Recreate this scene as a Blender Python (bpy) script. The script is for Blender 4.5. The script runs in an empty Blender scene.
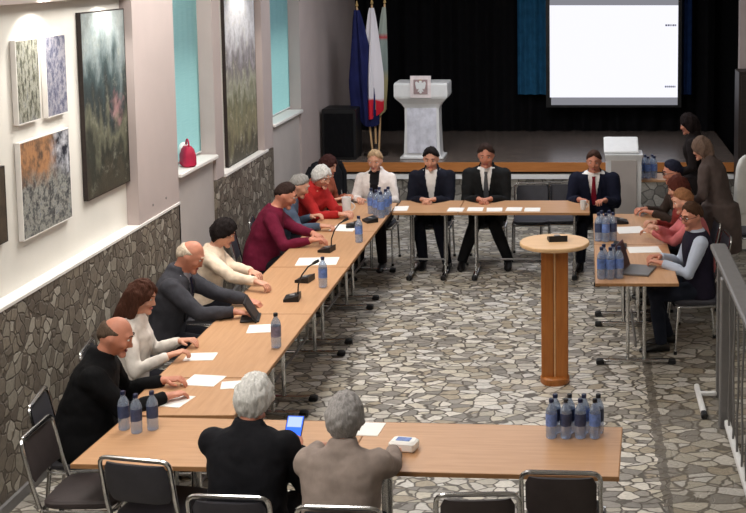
import bpy, math, random
from mathutils import Vector, Matrix, noise
C = bpy.context.scene.collection
SC = bpy.context.scene
PI = math.pi
R = math.radians
random.seed(4)
# ------------------------------------------------------------------ camera (measured from the room)
PITCH = R(6.1); FPX = 1240.0; PCX, PCY, CH = 585.0, 92.5, 3.44
def ray(x, y):
    dx = (x-PCX)/FPX; dv = (PCY-y)/FPX
    return Vector((dx, math.cos(PITCH)+dv*math.sin(PITCH), -math.sin(PITCH)+dv*math.cos(PITCH)))
def on_z(x, y, z):      # point of the room at height z
    d = ray(x, y); t = (z-CH)/d.z
    return Vector((t*d.x, t*d.y, z))
def on_y(x, y, Y):
    d = ray(x, y); t = Y/d.y
    return Vector((t*d.x, Y, CH+t*d.z))
cd = bpy.data.cameras.new('camera'); cam = bpy.data.objects.new('camera', cd); C.objects.link(cam)
cam.location = (0, 0, CH); cam.rotation_euler = (PI/2-PITCH, 0, 0)
cd.sensor_width = 36; cd.sensor_fit = 'HORIZONTAL'; cd.lens = FPX/746*36
cd.shift_x = (373-PCX)/746; cd.shift_y = (PCY-256.5)/746
cd.clip_end = 200
SC.camera = cam
SC.view_settings.view_transform = 'Standard'; SC.view_settings.look = 'None'
SC.view_settings.gamma = 1; SC.view_settings.exposure = 0.0
SC.view_settings.use_curve_mapping = False

# ------------------------------------------------------------------ materials
def srgb(c):
    return tuple((v/255/12.92 if v/255 <= .04045 else ((v/255+.055)/1.055)**2.4) for v in c)+(1,)
class NT:
    def __init__(s, name):
        s.m = bpy.data.materials.new(name); s.m.use_nodes = True
        s.t = s.m.node_tree; s.t.nodes.clear()
        s.out = s.n('ShaderNodeOutputMaterial')
    def n(s, typ, ins=None, **kw):
        nd = s.t.nodes.new(typ)
        for k, v in kw.items(): setattr(nd, k, v)
        for k, v in (ins or {}).items(): s.set(nd, k, v)
        return nd
    def set(s, nd, k, v):
        if hasattr(v, 'is_output') and v.is_output: s.t.links.new(v, nd.inputs[k])
        else: nd.inputs[k].default_value = v
    def link(s, a, b): s.t.links.new(a, b)
    def math(s, op, a, b=0.0):
        return s.n('ShaderNodeMath', {0: a, 1: b}, operation=op).outputs[0]
    def mix(s, f, a, b, bt='MIX'):
        nd = s.n('ShaderNodeMix', data_type='RGBA', blend_type=bt)
        s.set(nd, 0, f); s.set(nd, 6, a); s.set(nd, 7, b)
        return nd.outputs[2]
    def ramp(s, fac, stops, interp='LINEAR'):
        nd = s.n('ShaderNodeValToRGB'); s.set(nd, 0, fac)
        cr = nd.color_ramp; cr.interpolation = interp
        while len(cr.elements) < len(stops): cr.elements.new(.5)
        for e, (p, c) in zip(cr.elements, stops): e.position = p; e.color = c
        return nd.outputs[0]
    def coord(s, which='Object', scale=(1, 1, 1), loc=(0, 0, 0)):
        tc = s.n('ShaderNodeTexCoord'); mp = s.n('ShaderNodeMapping')
        s.link(tc.outputs[which], mp.inputs['Vector']); mp.inputs['Scale'].default_value = scale; mp.inputs['Location'].default_value = loc
        return mp.outputs[0]
    def noise(s, vec, scale, detail=3, rough=.55):
        nd = s.n('ShaderNodeTexNoise', {'Vector': vec, 'Scale': scale, 'Detail': detail, 'Roughness': rough}); return nd.outputs[0]
    def pbsdf(s, col, rough=.5, metal=0, spec=.5, bump=None, bstr=.3, bdist=.01, **kw):
        b = s.n('ShaderNodeBsdfPrincipled', {'Base Color': col, 'Roughness': rough, 'Metallic': metal, 'Specular IOR Level': spec})
        for k, v in kw.items(): s.set(b, k, v)
        if bump is not None:
            bp = s.n('ShaderNodeBump', {'Height': bump, 'Strength': bstr, 'Distance': bdist})
            s.link(bp.outputs[0], b.inputs['Normal'])
        s.link(b.outputs[0], s.out.inputs[0]); return b
_mc = {}
def plain(name, rgb, rough=.6, metal=0, var=.12, scale=14, bump=0.0, bscale=40, spec=.4):
    if name in _mc: return _mc[name]
    t = NT(name); c = srgb(rgb); v = t.coord()
    n1 = t.noise(v, scale)
    dark = tuple(x*(1-var) for x in c[:3])+(1,); lite = tuple(min(1, x*(1+var)) for x in c[:3])+(1,)
    col = t.ramp(n1, [(.3, dark), (.7, lite)])
    t.pbsdf(col, rough, metal, spec, bump=t.noise(v, bscale) if bump else None, bstr=bump)
    _mc[name] = t.m; return t.m
def fabric(name, rgb, var=.18, fold=.5):
    if name in _mc: return _mc[name]
    t = NT(name); c = srgb(rgb); v = t.coord()
    n1 = t.noise(v, 9, 4)
    dark = tuple(x*(1-var) for x in c[:3])+(1,); lite = tuple(min(1, x*(1+var)) for x in c[:3])+(1,)
    col = t.ramp(n1, [(.3, dark), (.7, lite)])
    h = t.math('ADD', t.noise(t.coord(scale=(1, 1, .6)), 11, 2), t.math('MULTIPLY', t.noise(v, 260, 1), .05))
    t.pbsdf(col, .88, 0, .15, bump=h, bstr=fold, bdist=.03)
    _mc[name] = t.m; return t.m
def stone(name, scale, cols, grout, gw, rough=.45, bstr=.5, coords='Object', split=None, cscale=(1, 1, 1)):
    t = NT(name); v = t.coord(coords, cscale)
    nz = t.n('ShaderNodeTexNoise', {'Vector': v, 'Scale': scale*.9, 'Detail': 2.0})
    off = t.n('ShaderNodeVectorMath', {0: nz.outputs['Color'], 1: (.5, .5, .5)}, operation='SUBTRACT').outputs[0]
    off = t.n('ShaderNodeVectorMath', {0: off, 3: .55/scale}, operation='SCALE').outputs[0]
    v2 = t.n('ShaderNodeVectorMath', {0: v, 1: off}, operation='ADD').outputs[0]
    def layer(sc):
        ve = t.n('ShaderNodeTexVoronoi', {'Vector': v2, 'Scale': sc, 'Randomness': 1.0}, feature='DISTANCE_TO_EDGE').outputs['Distance']
        vc = t.n('ShaderNodeTexVoronoi', {'Vector': v2, 'Scale': sc, 'Randomness': 1.0}, feature='F1').outputs['Color']
        sp = t.n('ShaderNodeSeparateColor', {0: vc})
        c = t.ramp(sp.outputs[0], [(i/(len(cols)), srgb(k)) for i, k in enumerate(cols)], 'CONSTANT')
        fine = t.noise(v, 42, 4)
        c = t.mix(.45, c, t.ramp(fine, [(.25, (.25, .24, .22, 1)), (.75, (1, 1, 1, 1))]), 'MULTIPLY')
        m = t.n('ShaderNodeMapRange', {0: ve, 1: gw*.6, 2: gw*1.5, 3: 0.0, 4: 1.0}).outputs[0]
        return t.mix(m, srgb(grout), c), m
    c, m = layer(scale)
    if split:
        c2, m2 = layer(scale*.72)
        sx = t.n('ShaderNodeSeparateXYZ', {0: v2}).outputs[0]
        st = t.math('GREATER_THAN', sx, split)
        line = t.math('LESS_THAN', t.math('ABSOLUTE', t.math('SUBTRACT', sx, split)), .028)
        c = t.mix(st, c, t.mix(.35, c2, srgb((104, 97, 84))))
        c = t.mix(t.math('MULTIPLY', line, .8), c, srgb(grout))
    t.pbsdf(c, rough, 0, .4, bump=m, bstr=bstr, bdist=.006)
    return t.m
M = {}
M['floor'] = stone('floor_crazy_paving', 10.5, [(214, 206, 190), (164, 158, 150), (230, 224, 214), (190, 183, 168), (146, 141, 134), (206, 200, 190), (176, 164, 144), (222, 218, 212)], (88, 81, 72), .05, .38, .5, split=.53*.82, cscale=(.82, 1.12, 1))
M['dado'] = stone('wall_stone_cladding', 11, [(128, 118, 106), (150, 142, 129), (108, 98, 88), (140, 130, 116), (176, 168, 155), (118, 109, 98)], (86, 77, 68), .05, .6, .9)
M['stage_stone'] = stone('stage_front_stone', 8, [(150, 146, 140), (176, 172, 165), (130, 126, 120), (164, 160, 152)], (92, 88, 84), .05, .6, .6)
M['wall'] = plain('white_wall_paint', (222, 219, 212), .8, var=.03, scale=3, bump=.08, bscale=60, spec=.2)
M['column'] = plain('grey_wall_paint', (180, 167, 164), .8, var=.03, scale=3, bump=.08, bscale=60, spec=.2)
M['panel'] = plain('light_grey_panel', (184, 176, 172), .7, var=.04, scale=3)
M['ceil'] = plain('ceiling_paint', (190, 188, 184), .9, var=.03)
M['frame_white'] = plain('white_window_paint', (225, 222, 218), .5, var=.03)
M['sill'] = plain('white_sill', (230, 226, 222), .4, var=.03)
M['black_cloth'] = fabric('black_stage_cloth', (13, 13, 16))
M['blue_cloth'] = fabric('blue_curtain_cloth', (38, 92, 128))
M['blue_dark'] = fabric('dark_blue_curtain_cloth', (22, 44, 84))
M['chrome'] = plain('chrome_steel', (200, 200, 200), .22, 1, var=.05)
M['vinyl'] = plain('dark_brown_upholstery', (60, 52, 52), .55, var=.1, bump=.1, bscale=120)
M['vinyl2'] = plain('dark_grey_upholstery', (54, 53, 60), .55, var=.1, bump=.1, bscale=120)
M['black'] = plain('black_plastic', (22, 22, 24), .45, var=.1)
M['white'] = plain('white_lacquer', (226, 226, 226), .45, var=.03)
M['paper'] = plain('white_paper', (240, 238, 234), .8, var=.02)
M['grey_metal'] = plain('grey_painted_metal', (122, 120, 120), .45, .3, var=.06)
M['skin'] = plain('fair_skin', (206, 152, 128), .55, var=.07, scale=20)
M['skin2'] = plain('ruddy_skin', (196, 132, 108), .55, var=.08, scale=20)
M['lips'] = plain('lips_pink', (168, 92, 86), .5)
M['eye_white'] = plain('eye_white', (224, 220, 216), .3, var=.02)
M['iris'] = plain('dark_iris', (46, 34, 28), .3)
M['red_bag'] = plain('crimson_fabric', (172, 24, 62), .6, var=.15)
def wood(name, a, b, rough=.4, axis=(1, 12, 12), sc=3.0):
    t = NT(name); v = t.coord(scale=axis)
    n1 = t.noise(v, sc, 5, .6)
    c = t.ramp(n1, [(.3, srgb(a)), (.7, srgb(b))])
    t.pbsdf(c, rough, 0, .4); return t.m
M['beech'] = wood('beech_laminate', (184, 140, 102), (198, 154, 116), .4)
M['beech_edge'] = wood('beech_edge_band', (150, 108, 70), (168, 124, 82), .5)
M['oak'] = wood('orange_brown_wood', (150, 88, 36), (176, 108, 48), .4, (12, 12, 1))
M['oak_light'] = wood('light_lectern_wood', (206, 166, 122), (220, 182, 138), .4)
M['stage_wood'] = wood('stage_edge_wood', (166, 104, 54), (190, 124, 68), .4, (1, 10, 10))
M['stage_floor'] = wood('stage_floor_boards', (100, 88, 82), (122, 110, 102), .26, (1, 14, 1))
M['dark_wood'] = wood('dark_cabinet_wood', (34, 26, 24), (48, 38, 34), .5)
t = NT('clear_bottle_plastic')
g = t.n('ShaderNodeBsdfGlossy', {'Color': (1, 1, 1, 1), 'Roughness': .12}); tr = t.n('ShaderNodeBsdfTransparent', {'Color': srgb((212, 222, 236))})
df = t.n('ShaderNodeBsdfDiffuse', {'Color': srgb((190, 204, 226))})
lw = t.n('ShaderNodeLayerWeight', {'Blend': .35})
m1 = t.n('ShaderNodeMixShader', {0: t.math('ADD', t.math('MULTIPLY', lw.outputs['Facing'], .5), .06)}); t.link(tr.outputs[0], m1.inputs[1]); t.link(g.outputs[0], m1.inputs[2])
m2 = t.n('ShaderNodeMixShader', {0: .28}); t.link(m1.outputs[0], m2.inputs[1]); t.link(df.outputs[0], m2.inputs[2])
t.link(m2.outputs[0], t.out.inputs[0]); M['pet'] = t.m
M['label_blue'] = plain('blue_bottle_label', (104, 130, 190), .5, var=.3, scale=40)
M['label_dark'] = plain('dark_blue_bottle_label', (58, 68, 98), .5, var=.3, scale=40)
M['label_grey'] = plain('grey_violet_bottle_label', (122, 116, 136), .5, var=.3, scale=40)
M['cap'] = plain('dark_blue_cap', (30, 38, 70), .4)
M['cap_dark'] = plain('black_cap', (26, 26, 32), .4)
# window glass and blind
t = NT('window_glass'); g = t.n('ShaderNodeBsdfGlossy', {'Roughness': .03}); tr = t.n('ShaderNodeBsdfTransparent', {'Color': (.92, .96, .96, 1)})
fr = t.n('ShaderNodeLayerWeight', {'Blend': .2}); m1 = t.n('ShaderNodeMixShader', {0: t.math('MULTIPLY', fr.outputs['Facing'], .25)}); t.link(tr.outputs[0], m1.inputs[1]); t.link(g.outputs[0], m1.inputs[2]); t.link(m1.outputs[0], t.out.inputs[0]); M['glass'] = t.m
t = NT('teal_blind_cloth'); v = t.coord(scale=(1, 1, 60)); n1 = t.noise(v, 4, 2)
col = t.ramp(n1, [(.2, srgb((150, 194, 196))), (.8, srgb((166, 208, 208)))])
d1 = t.n('ShaderNodeBsdfDiffuse', {'Color': col}); t1 = t.n('ShaderNodeBsdfTranslucent', {'Color': col}); m1 = t.n('ShaderNodeMixShader', {0: .6})
t.link(d1.outputs[0], m1.inputs[1]); t.link(t1.outputs[0], m1.inputs[2]); t.link(m1.outputs[0], t.out.inputs[0]); M['blind'] = t.m
def emit(name, rgb, s):
    t = NT(name); e = t.n('ShaderNodeEmission', {'Color': srgb(rgb), 'Strength': s}); t.link(e.outputs[0], t.out.inputs[0]); return t.m
M['screen'] = emit('projected_white_page', (244, 244, 255), 1.08)
M['screen_bar'] = emit('projected_grey_bar', (150, 150, 158), .8)
M['screen_text'] = emit('projected_grey_text', (96, 96, 116), .9)
M['phone_screen'] = emit('lit_blue_phone_screen', (60, 110, 255), 1.6)
M['phone_screen_white'] = emit('lit_white_phone_area', (190, 210, 255), 1.2)
M['lamp'] = emit('lamp_glow', (255, 244, 226), 9)

# ------------------------------------------------------------------ mesh helpers
class MB:
    def __init__(s): s.v = []; s.f = []; s.mi = []; s.cur = 0
    def add(s, vs, fs):
        o = len(s.v); s.v += [tuple(v) for v in vs]; s.f += [tuple(i+o for i in f) for f in fs]; s.mi += [s.cur]*len(fs)
        return s
    def box(s, c, d, mat=None, bev=0.0):
        c = Vector(c); x, y, z = d[0]/2, d[1]/2, d[2]/2
        if bev <= 0:
            vs = [Vector((i*x, j*y, k*z)) for k in (-1, 1) for j in (-1, 1) for i in (-1, 1)]
            fs = [(0, 2, 3, 1), (4, 5, 7, 6), (0, 1, 5, 4), (2, 6, 7, 3), (0, 4, 6, 2), (1, 3, 7, 5)]
        else:
            b = min(bev, x*.9, y*.9, z*.9)
            vs = []; prof = [(-z, b), (-z+b, 0), (z-b, 0), (z, b)]
            for zz, ins in prof:
                hx, hy = x-ins, y-ins
                for (px, py) in ((hx, -hy+b), (hx, hy-b), (hx-b, hy), (-hx+b, hy), (-hx, hy-b), (-hx, -hy+b), (-hx+b, -hy), (hx-b, -hy)):
                    vs.append(Vector((px, py, zz)))
            fs = [tuple(range(7, -1, -1)), tuple(range(24, 32))]
            for k in range(3):
                for i in range(8):
                    j = (i+1) % 8; fs.append((k*8+i, k*8+j, k*8+8+j, k*8+8+i))
        if mat is not None: vs = [mat @ v for v in vs]
        return s.add([v+c for v in vs], fs)
    def rings(s, rs, cap=True, close=True):
        n = len(rs[0]); vs = [p for r in rs for p in r]; fs = []
        for k in range(len(rs)-1):
            for i in range(n if close else n-1):
                j = (i+1) % n; fs.append((k*n+i, k*n+j, k*n+n+j, k*n+n+i))
        if cap: fs.append(tuple(range(n-1, -1, -1))); fs.append(tuple(range((len(rs)-1)*n, len(rs)*n)))
        return s.add(vs, fs)
    def tube(s, pts, rad, seg=8, ball=False):
        pts = [Vector(p) for p in pts]; n = len(pts)
        if not isinstance(rad, (list, tuple)): rad = [rad]*n
        tans = []
        for i in range(n):
            a = pts[max(i-1, 0)]; b = pts[min(i+1, n-1)]; d = b-a
            tans.append(d.normalized() if d.length > 1e-9 else Vector((0, 0, 1)))
        up = Vector((0, 0, 1)) if abs(tans[0].z) < .9 else Vector((0, 1, 0))
        u = tans[0].cross(up).normalized(); rs = []
        for i in range(n):
            u = (u-tans[i]*u.dot(tans[i])); u = u.normalized() if u.length > 1e-6 else tans[i].orthogonal().normalized()
            w = tans[i].cross(u)
            rs.append([pts[i]+(u*math.cos(2*PI*k/seg)+w*math.sin(2*PI*k/seg))*rad[i] for k in range(seg)])
        s.rings(rs)
        if ball:
            for p, r in zip(pts, rad): s.ell(p, (r, r, r), None, 10, 8)
        return s
    def ell(s, c, r, rot=None, nu=14, nv=10, fn=None):
        c = Vector(c); vs = []; fs = []
        for j in range(nv+1):
            th = PI*j/nv
            for i in range(nu):
                ph = 2*PI*i/nu
                d = Vector((math.sin(th)*math.cos(ph), math.sin(th)*math.sin(ph), math.cos(th)))
                p = fn(d) if fn else Vector((d.x*r[0], d.y*r[1], d.z*r[2]))
                if rot is not None: p = rot @ p
                vs.append(p+c)
        for j in range(nv):
            for i in range(nu):
                k = (i+1) % nu
                a, b, e, f = j*nu+i, (j+1)*nu+i, (j+1)*nu+k, j*nu+k
                if j == 0: fs.append((a, b, e))
                elif j == nv-1: fs.append((a, b, f))
                else: fs.append((a, b, e, f))
        return s.add(vs, fs)
    def lathe(s, prof, seg=20, c=(0, 0, 0)):
        c = Vector(c)
        return s.rings([[c+Vector((r*math.cos(2*PI*k/seg), r*math.sin(2*PI*k/seg), z)) for k in range(seg)] for r, z in prof])
    def prism(s, poly, z0, z1, fn=lambda x, y, z: (x, y, z)):
        n = len(poly)
        vs = [fn(x, y, z0) for x, y in poly]+[fn(x, y, z1) for x, y in poly]
        return s.add(vs, [tuple(range(n-1, -1, -1)), tuple(range(n, 2*n))]+[(i, (i+1) % n, n+(i+1) % n, n+i) for i in range(n)])
    def mesh(s, name):
        me = bpy.data.meshes.new(name); me.from_pydata(s.v, [], s.f); me.validate()
        return me
def fixn(me):
    import bmesh
    bm = bmesh.new(); bm.from_mesh(me); bmesh.ops.remove_doubles(bm, verts=bm.verts, dist=1e-6); bmesh.ops.recalc_face_normals(bm, faces=bm.faces); bm.to_mesh(me); bm.free()
def smooth(me, ang=35):
    for p in me.polygons: p.use_smooth = True
    try: me.set_sharp_from_angle(angle=R(ang))
    except Exception: pass
def put(name, me, mats, parent=None, loc=(0, 0, 0), rz=0, sm=True):
    if isinstance(me, MB):
        mi = me.mi; me = me.mesh(name)
        if max(mi, default=0) > 0 and len(mi) == len(me.polygons):
            for p, i in zip(me.polygons, mi): p.material_index = i
        fixn(me)
    if sm: smooth(me, 120 if name == 'hair' else 35)
    for m in (mats if isinstance(mats, (list, tuple)) else [mats]):
        me.materials.append(M[m] if isinstance(m, str) else m)
    o = bpy.data.objects.new(name, me); C.objects.link(o)
    o.location = loc; o.rotation_euler = (0, 0, rz)
    if parent: o.parent = parent
    return o
def tag(o, label, cat, group=None):
    o['label'] = label; o['category'] = cat
    if group: o['group'] = group
    return o
def root(name, label, cat, loc=(0, 0, 0), rz=0, group=None):
    o = bpy.data.objects.new(name, None); C.objects.link(o); o.empty_display_size = .1
    o.location = loc; o.rotation_euler = (0, 0, rz)
    return tag(o, label, cat, group)
def struct(name, mb, mat, parent=None, sm=False):
    o = put(name, mb, mat, parent, sm=sm)
    if not parent: o['kind'] = 'structure'
    return o
def dup(r, loc, rz, label, group=None):
    c = r.copy(); C.objects.link(c); c.location = loc; c.rotation_euler = (0, 0, rz); c['label'] = label
    if group: c['group'] = group
    for ch in r.children:
        d = ch.copy(); C.objects.link(d); d.parent = c
        for g in ch.children:
            e = g.copy(); C.objects.link(e); e.parent = d
    return c
def remesh(mb, voxel, it=4, fac=.5):
    me = mb.mesh('tmp'); o = bpy.data.objects.new('tmp', me); C.objects.link(o)
    m = o.modifiers.new('r', 'REMESH'); m.mode = 'VOXEL'; m.voxel_size = voxel; m.use_smooth_shade = True
    if it:
        s = o.modifiers.new('s', 'SMOOTH'); s.factor = fac; s.iterations = it
    dg = bpy.context.evaluated_depsgraph_get()
    out = bpy.data.meshes.new_from_object(o.evaluated_get(dg))
    bpy.data.objects.remove(o); bpy.data.meshes.remove(me)
    return out
def merge(me, mb):     # append plain geometry to a mesh
    vs = [v.co.copy() for v in me.vertices]; fs = [tuple(p.vertices) for p in me.polygons]
    out = MB(); out.add(vs, fs); out.add(mb.v, mb.f)
    bpy.data.meshes.remove(me)
    return out.mesh('body')

# ------------------------------------------------------------------ THE ROOM
XW = -3.63; XR = -3.73        # face of columns and stone dado, recessed wall face
struct('floor', MB().box((0.3, 9.5, -.05), (10, 24, .1)), 'floor')
struct('ceiling', MB().box((.3, 9.5, 4.35), (10, 24, .1)), 'ceil')
# left wall: recessed white bays, columns, beam over the bays
w = MB()
def slab(x0, x1, y0, y1, z0, z1, mb=None): return (mb or MB()).box(((x0+x1)/2, (y0+y1)/2, (z0+z1)/2), (abs(x1-x0), abs(y1-y0), abs(z1-z0)))
slab(-4.0, XR, -2.4, 9.94, 0, 4.3, w); slab(-4.0, XR, 12.32, 14.2, 0, 4.3, w)
struct('wall_left', w, 'wall')
struct('trim_1', slab(XR, XW, -2.4, 9.94, 3.16, 4.3), 'column')
c = MB(); slab(-4.0, XW, 9.94, 10.93, 1.28, 4.3, c); struct('trim_2', c, 'column')
c = MB(); slab(-4.0, XW, 12.06, 12.32, 1.28, 4.3, c); slab(-4, XW, 13.9, 14.30, 1.28, 4.3, c); struct('trim_3', c, 'column')
c = MB(); slab(-4.0, XW, 15.75, 19.6, 0, 4.3, c); struct('wall_left_far', c, 'column')
c = MB(); slab(XR, XW, 12.32, 13.9, 3.3, 4.3, c); struct('trim_4', c, 'column')
# stone dado with its ledge
d = MB(); slab(XR, XW+.005, -2.4, 10.93, 0, 1.27, d); struct('trim_5', d, 'dado')
d = MB(); slab(-4, XW+.005, 10.9, 10.93, 0, 1.27, d); slab(-4.0, XW+.005, 12.06, 14.28, 0, 1.27, d); struct('trim_6', d, 'dado')
d = MB(); slab(XR, XW+.012, -2.4, 10.93, 1.27, 1.29, d); slab(XR, XW+.02, 12.33, 14.0, 1.27, 1.295, d); struct('trim_7', d, 'sill')
struct('baseboard_left', slab(XW+.005, XW+.03, -2.4, 15.7, 0, .07), 'grey_metal')
# parapets below the windows, heads above them
for i, (y0, y1) in enumerate(((10.93, 12.06), (14.30, 15.75))):
    w = MB(); slab(-4.0, -3.66, y0, y1, 0, 1.50, w); struct('wall_left_parapet' if i == 0 else 'wall_left_parapet.001', w, 'panel')
    w = MB(); slab(-4.0, -3.70, y0, y1, 3.25, 4.3, w); struct('trim_%d' % (8+i), w, 'column')
    fr = MB()
    slab(-3.86, -3.81, y0, y0+.05, 1.54, 3.25, fr); slab(-3.86, -3.81, y1-.05, y1, 1.54, 3.25, fr)
    slab(-3.86, -3.81, y0+.05, y1-.05, 1.54, 1.59, fr); slab(-3.86, -3.81, y0+.05, y1-.05, 3.20, 3.25, fr)
    wf = struct('window_%d' % (i+1), fr, 'frame_white')
    put('pane', slab(-3.84, -3.83, y0+.05, y1-.05, 1.59, 3.2), 'glass', wf, sm=False)
    sb = MB(); sb.box((-3.72, (y0+y1)/2, 1.52), (.24, y1-y0-.01, .04), bev=.008); put('window_sill', sb, 'sill', wf)
    b = root('roller_blind', ['teal roller blind pulled down in the nearer window, red bag at its foot', 'teal roller blind pulled down in the farther window next to the stage'][i], 'blind', (-3.775, (y0+y1)/2, 1.56))
    sh = MB(); n = 24
    for k in range(2): pass
    sh.rings([[Vector((x+.004*math.sin(j*1.9), -(y1-y0)/2+.01+(y1-y0-.02)*j/n, z)) for j in range(n+1)] for (x, z) in ((0, 0), (0, 1.62))], cap=False, close=False)
    put('blind_cloth', sh, 'blind', b)
    put('roller', MB().tube([(0, -(y1-y0)/2+.01, 1.64), (0, (y1-y0)/2-.01, 1.64)], .025), 'white', b)
    put('bottom_bar', MB().tube([(0, -(y1-y0)/2+.01, .01), (0, (y1-y0)/2-.01, .01)], .009), 'white', b)
# building shell out of sight of the lens, so that light behaves as in a hall
struct('wall_right', slab(4.6, 4.8, -2.4, 21.4, 0, 4.3), 'wall')
struct('wall_front', slab(-4, 4.8, -2.5, -2.4, 0, 4.3), 'wall')
struct('wall_back', slab(-4, 4.8, 20.0, 20.2, 0, 4.3), 'black_cloth')
w = MB(); slab(2.08, 4.6, 16.6, 16.8, 0, 4.3, w); struct('wall_back_side', w, 'column')
struct('trim_10', slab(-4.6, -3.9, 10.2, 16.4, 3.5, 3.6), 'ceil')       # unseen eave, added to shade the upper part of the blinds from the sun
# stage
st = root('stage', 'raised wooden stage with orange wood edge across the far end', 'stage', (-.8, 16.52, 0))
put('stage_deck', slab(-2.82, 2.87, .03, 3.4, .60, .72), 'stage_floor', st, sm=False)
put('stage_edge', slab(-2.82, 2.87, 0, .03, .60, .725), 'stage_wood', st, sm=False)
put('front_panel', slab(-2.82, 2.87, .05, .12, 0, .50), 'stage_stone', st, sm=False)
put('front_ledge', slab(-2.82, 2.87, .0, .12, .50, .56), 'white', st, sm=False)
put('front_recess', slab(-2.82, 2.87, .08, .12, .56, .60), 'dark_wood', st, sm=False)
# curtains
def curtain(x0, x1, y, z0, z1, amp, wl):
    n = max(8, int((x1-x0)/wl*10)); m = MB()
    front = [Vector((x0+(x1-x0)*j/n, y+amp*math.sin(2*PI*(x1-x0)/wl*j/n)+amp*.4*math.sin(j*.37), 0)) for j in range(n+1)]
    loop = front+[p+Vector((0, .012, 0)) for p in reversed(front)]
    m.rings([[p+Vector((0, 0, z)) for p in loop] for z in (z0, z1)]); return m
tag(put('stage_curtain', curtain(-3.6, 2.06, 19.65, .722, 4.28, .05, .28), 'black_cloth'), 'wide black backdrop curtain closing the rear of the stage', 'curtain')
tag(put('curtain', curtain(-1.06, -.60, 19.45, 1.33, 4.0, .035, .16), 'blue_cloth'), 'blue drape hanging to the left of the projection screen', 'curtain')
tag(put('curtain', curtain(1.49, 1.68, 19.45, 1.33, 4.0, .025, .1), 'blue_dark'), 'narrow dark blue drape hanging to the right of the projection screen', 'curtain')
# projection screen
s = root('projection_screen', 'bright white projection screen hanging over the stage', 'screen', (.45, 19.3, 1.14))
put('border', slab(-1.06, 1.06, .012, .03, .0, 1.72), 'black', s, sm=False)
put('picture', slab(-1.0, 1.0, 0, .01, .16, 1.60), 'screen', s, sm=False)
put('grey_bar', slab(-.98, 1.0, 0, .01, .04, .16), 'screen_bar', s, sm=False)
put('top_bar', slab(-1.0, 1.0, 0, .01, 1.60, 1.71), 'screen_bar', s, sm=False)
tx = MB(); random.seed(2)
for zc in (1.29, .33):
    x = .80
    while x < .965:
        wd = random.uniform(.012, .03); slab(x, min(x+wd, .97), -.003, 0, zc-.014, zc+.014, tx); x += wd+.008
put('text', tx, 'screen_text', s, sm=False)

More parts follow.
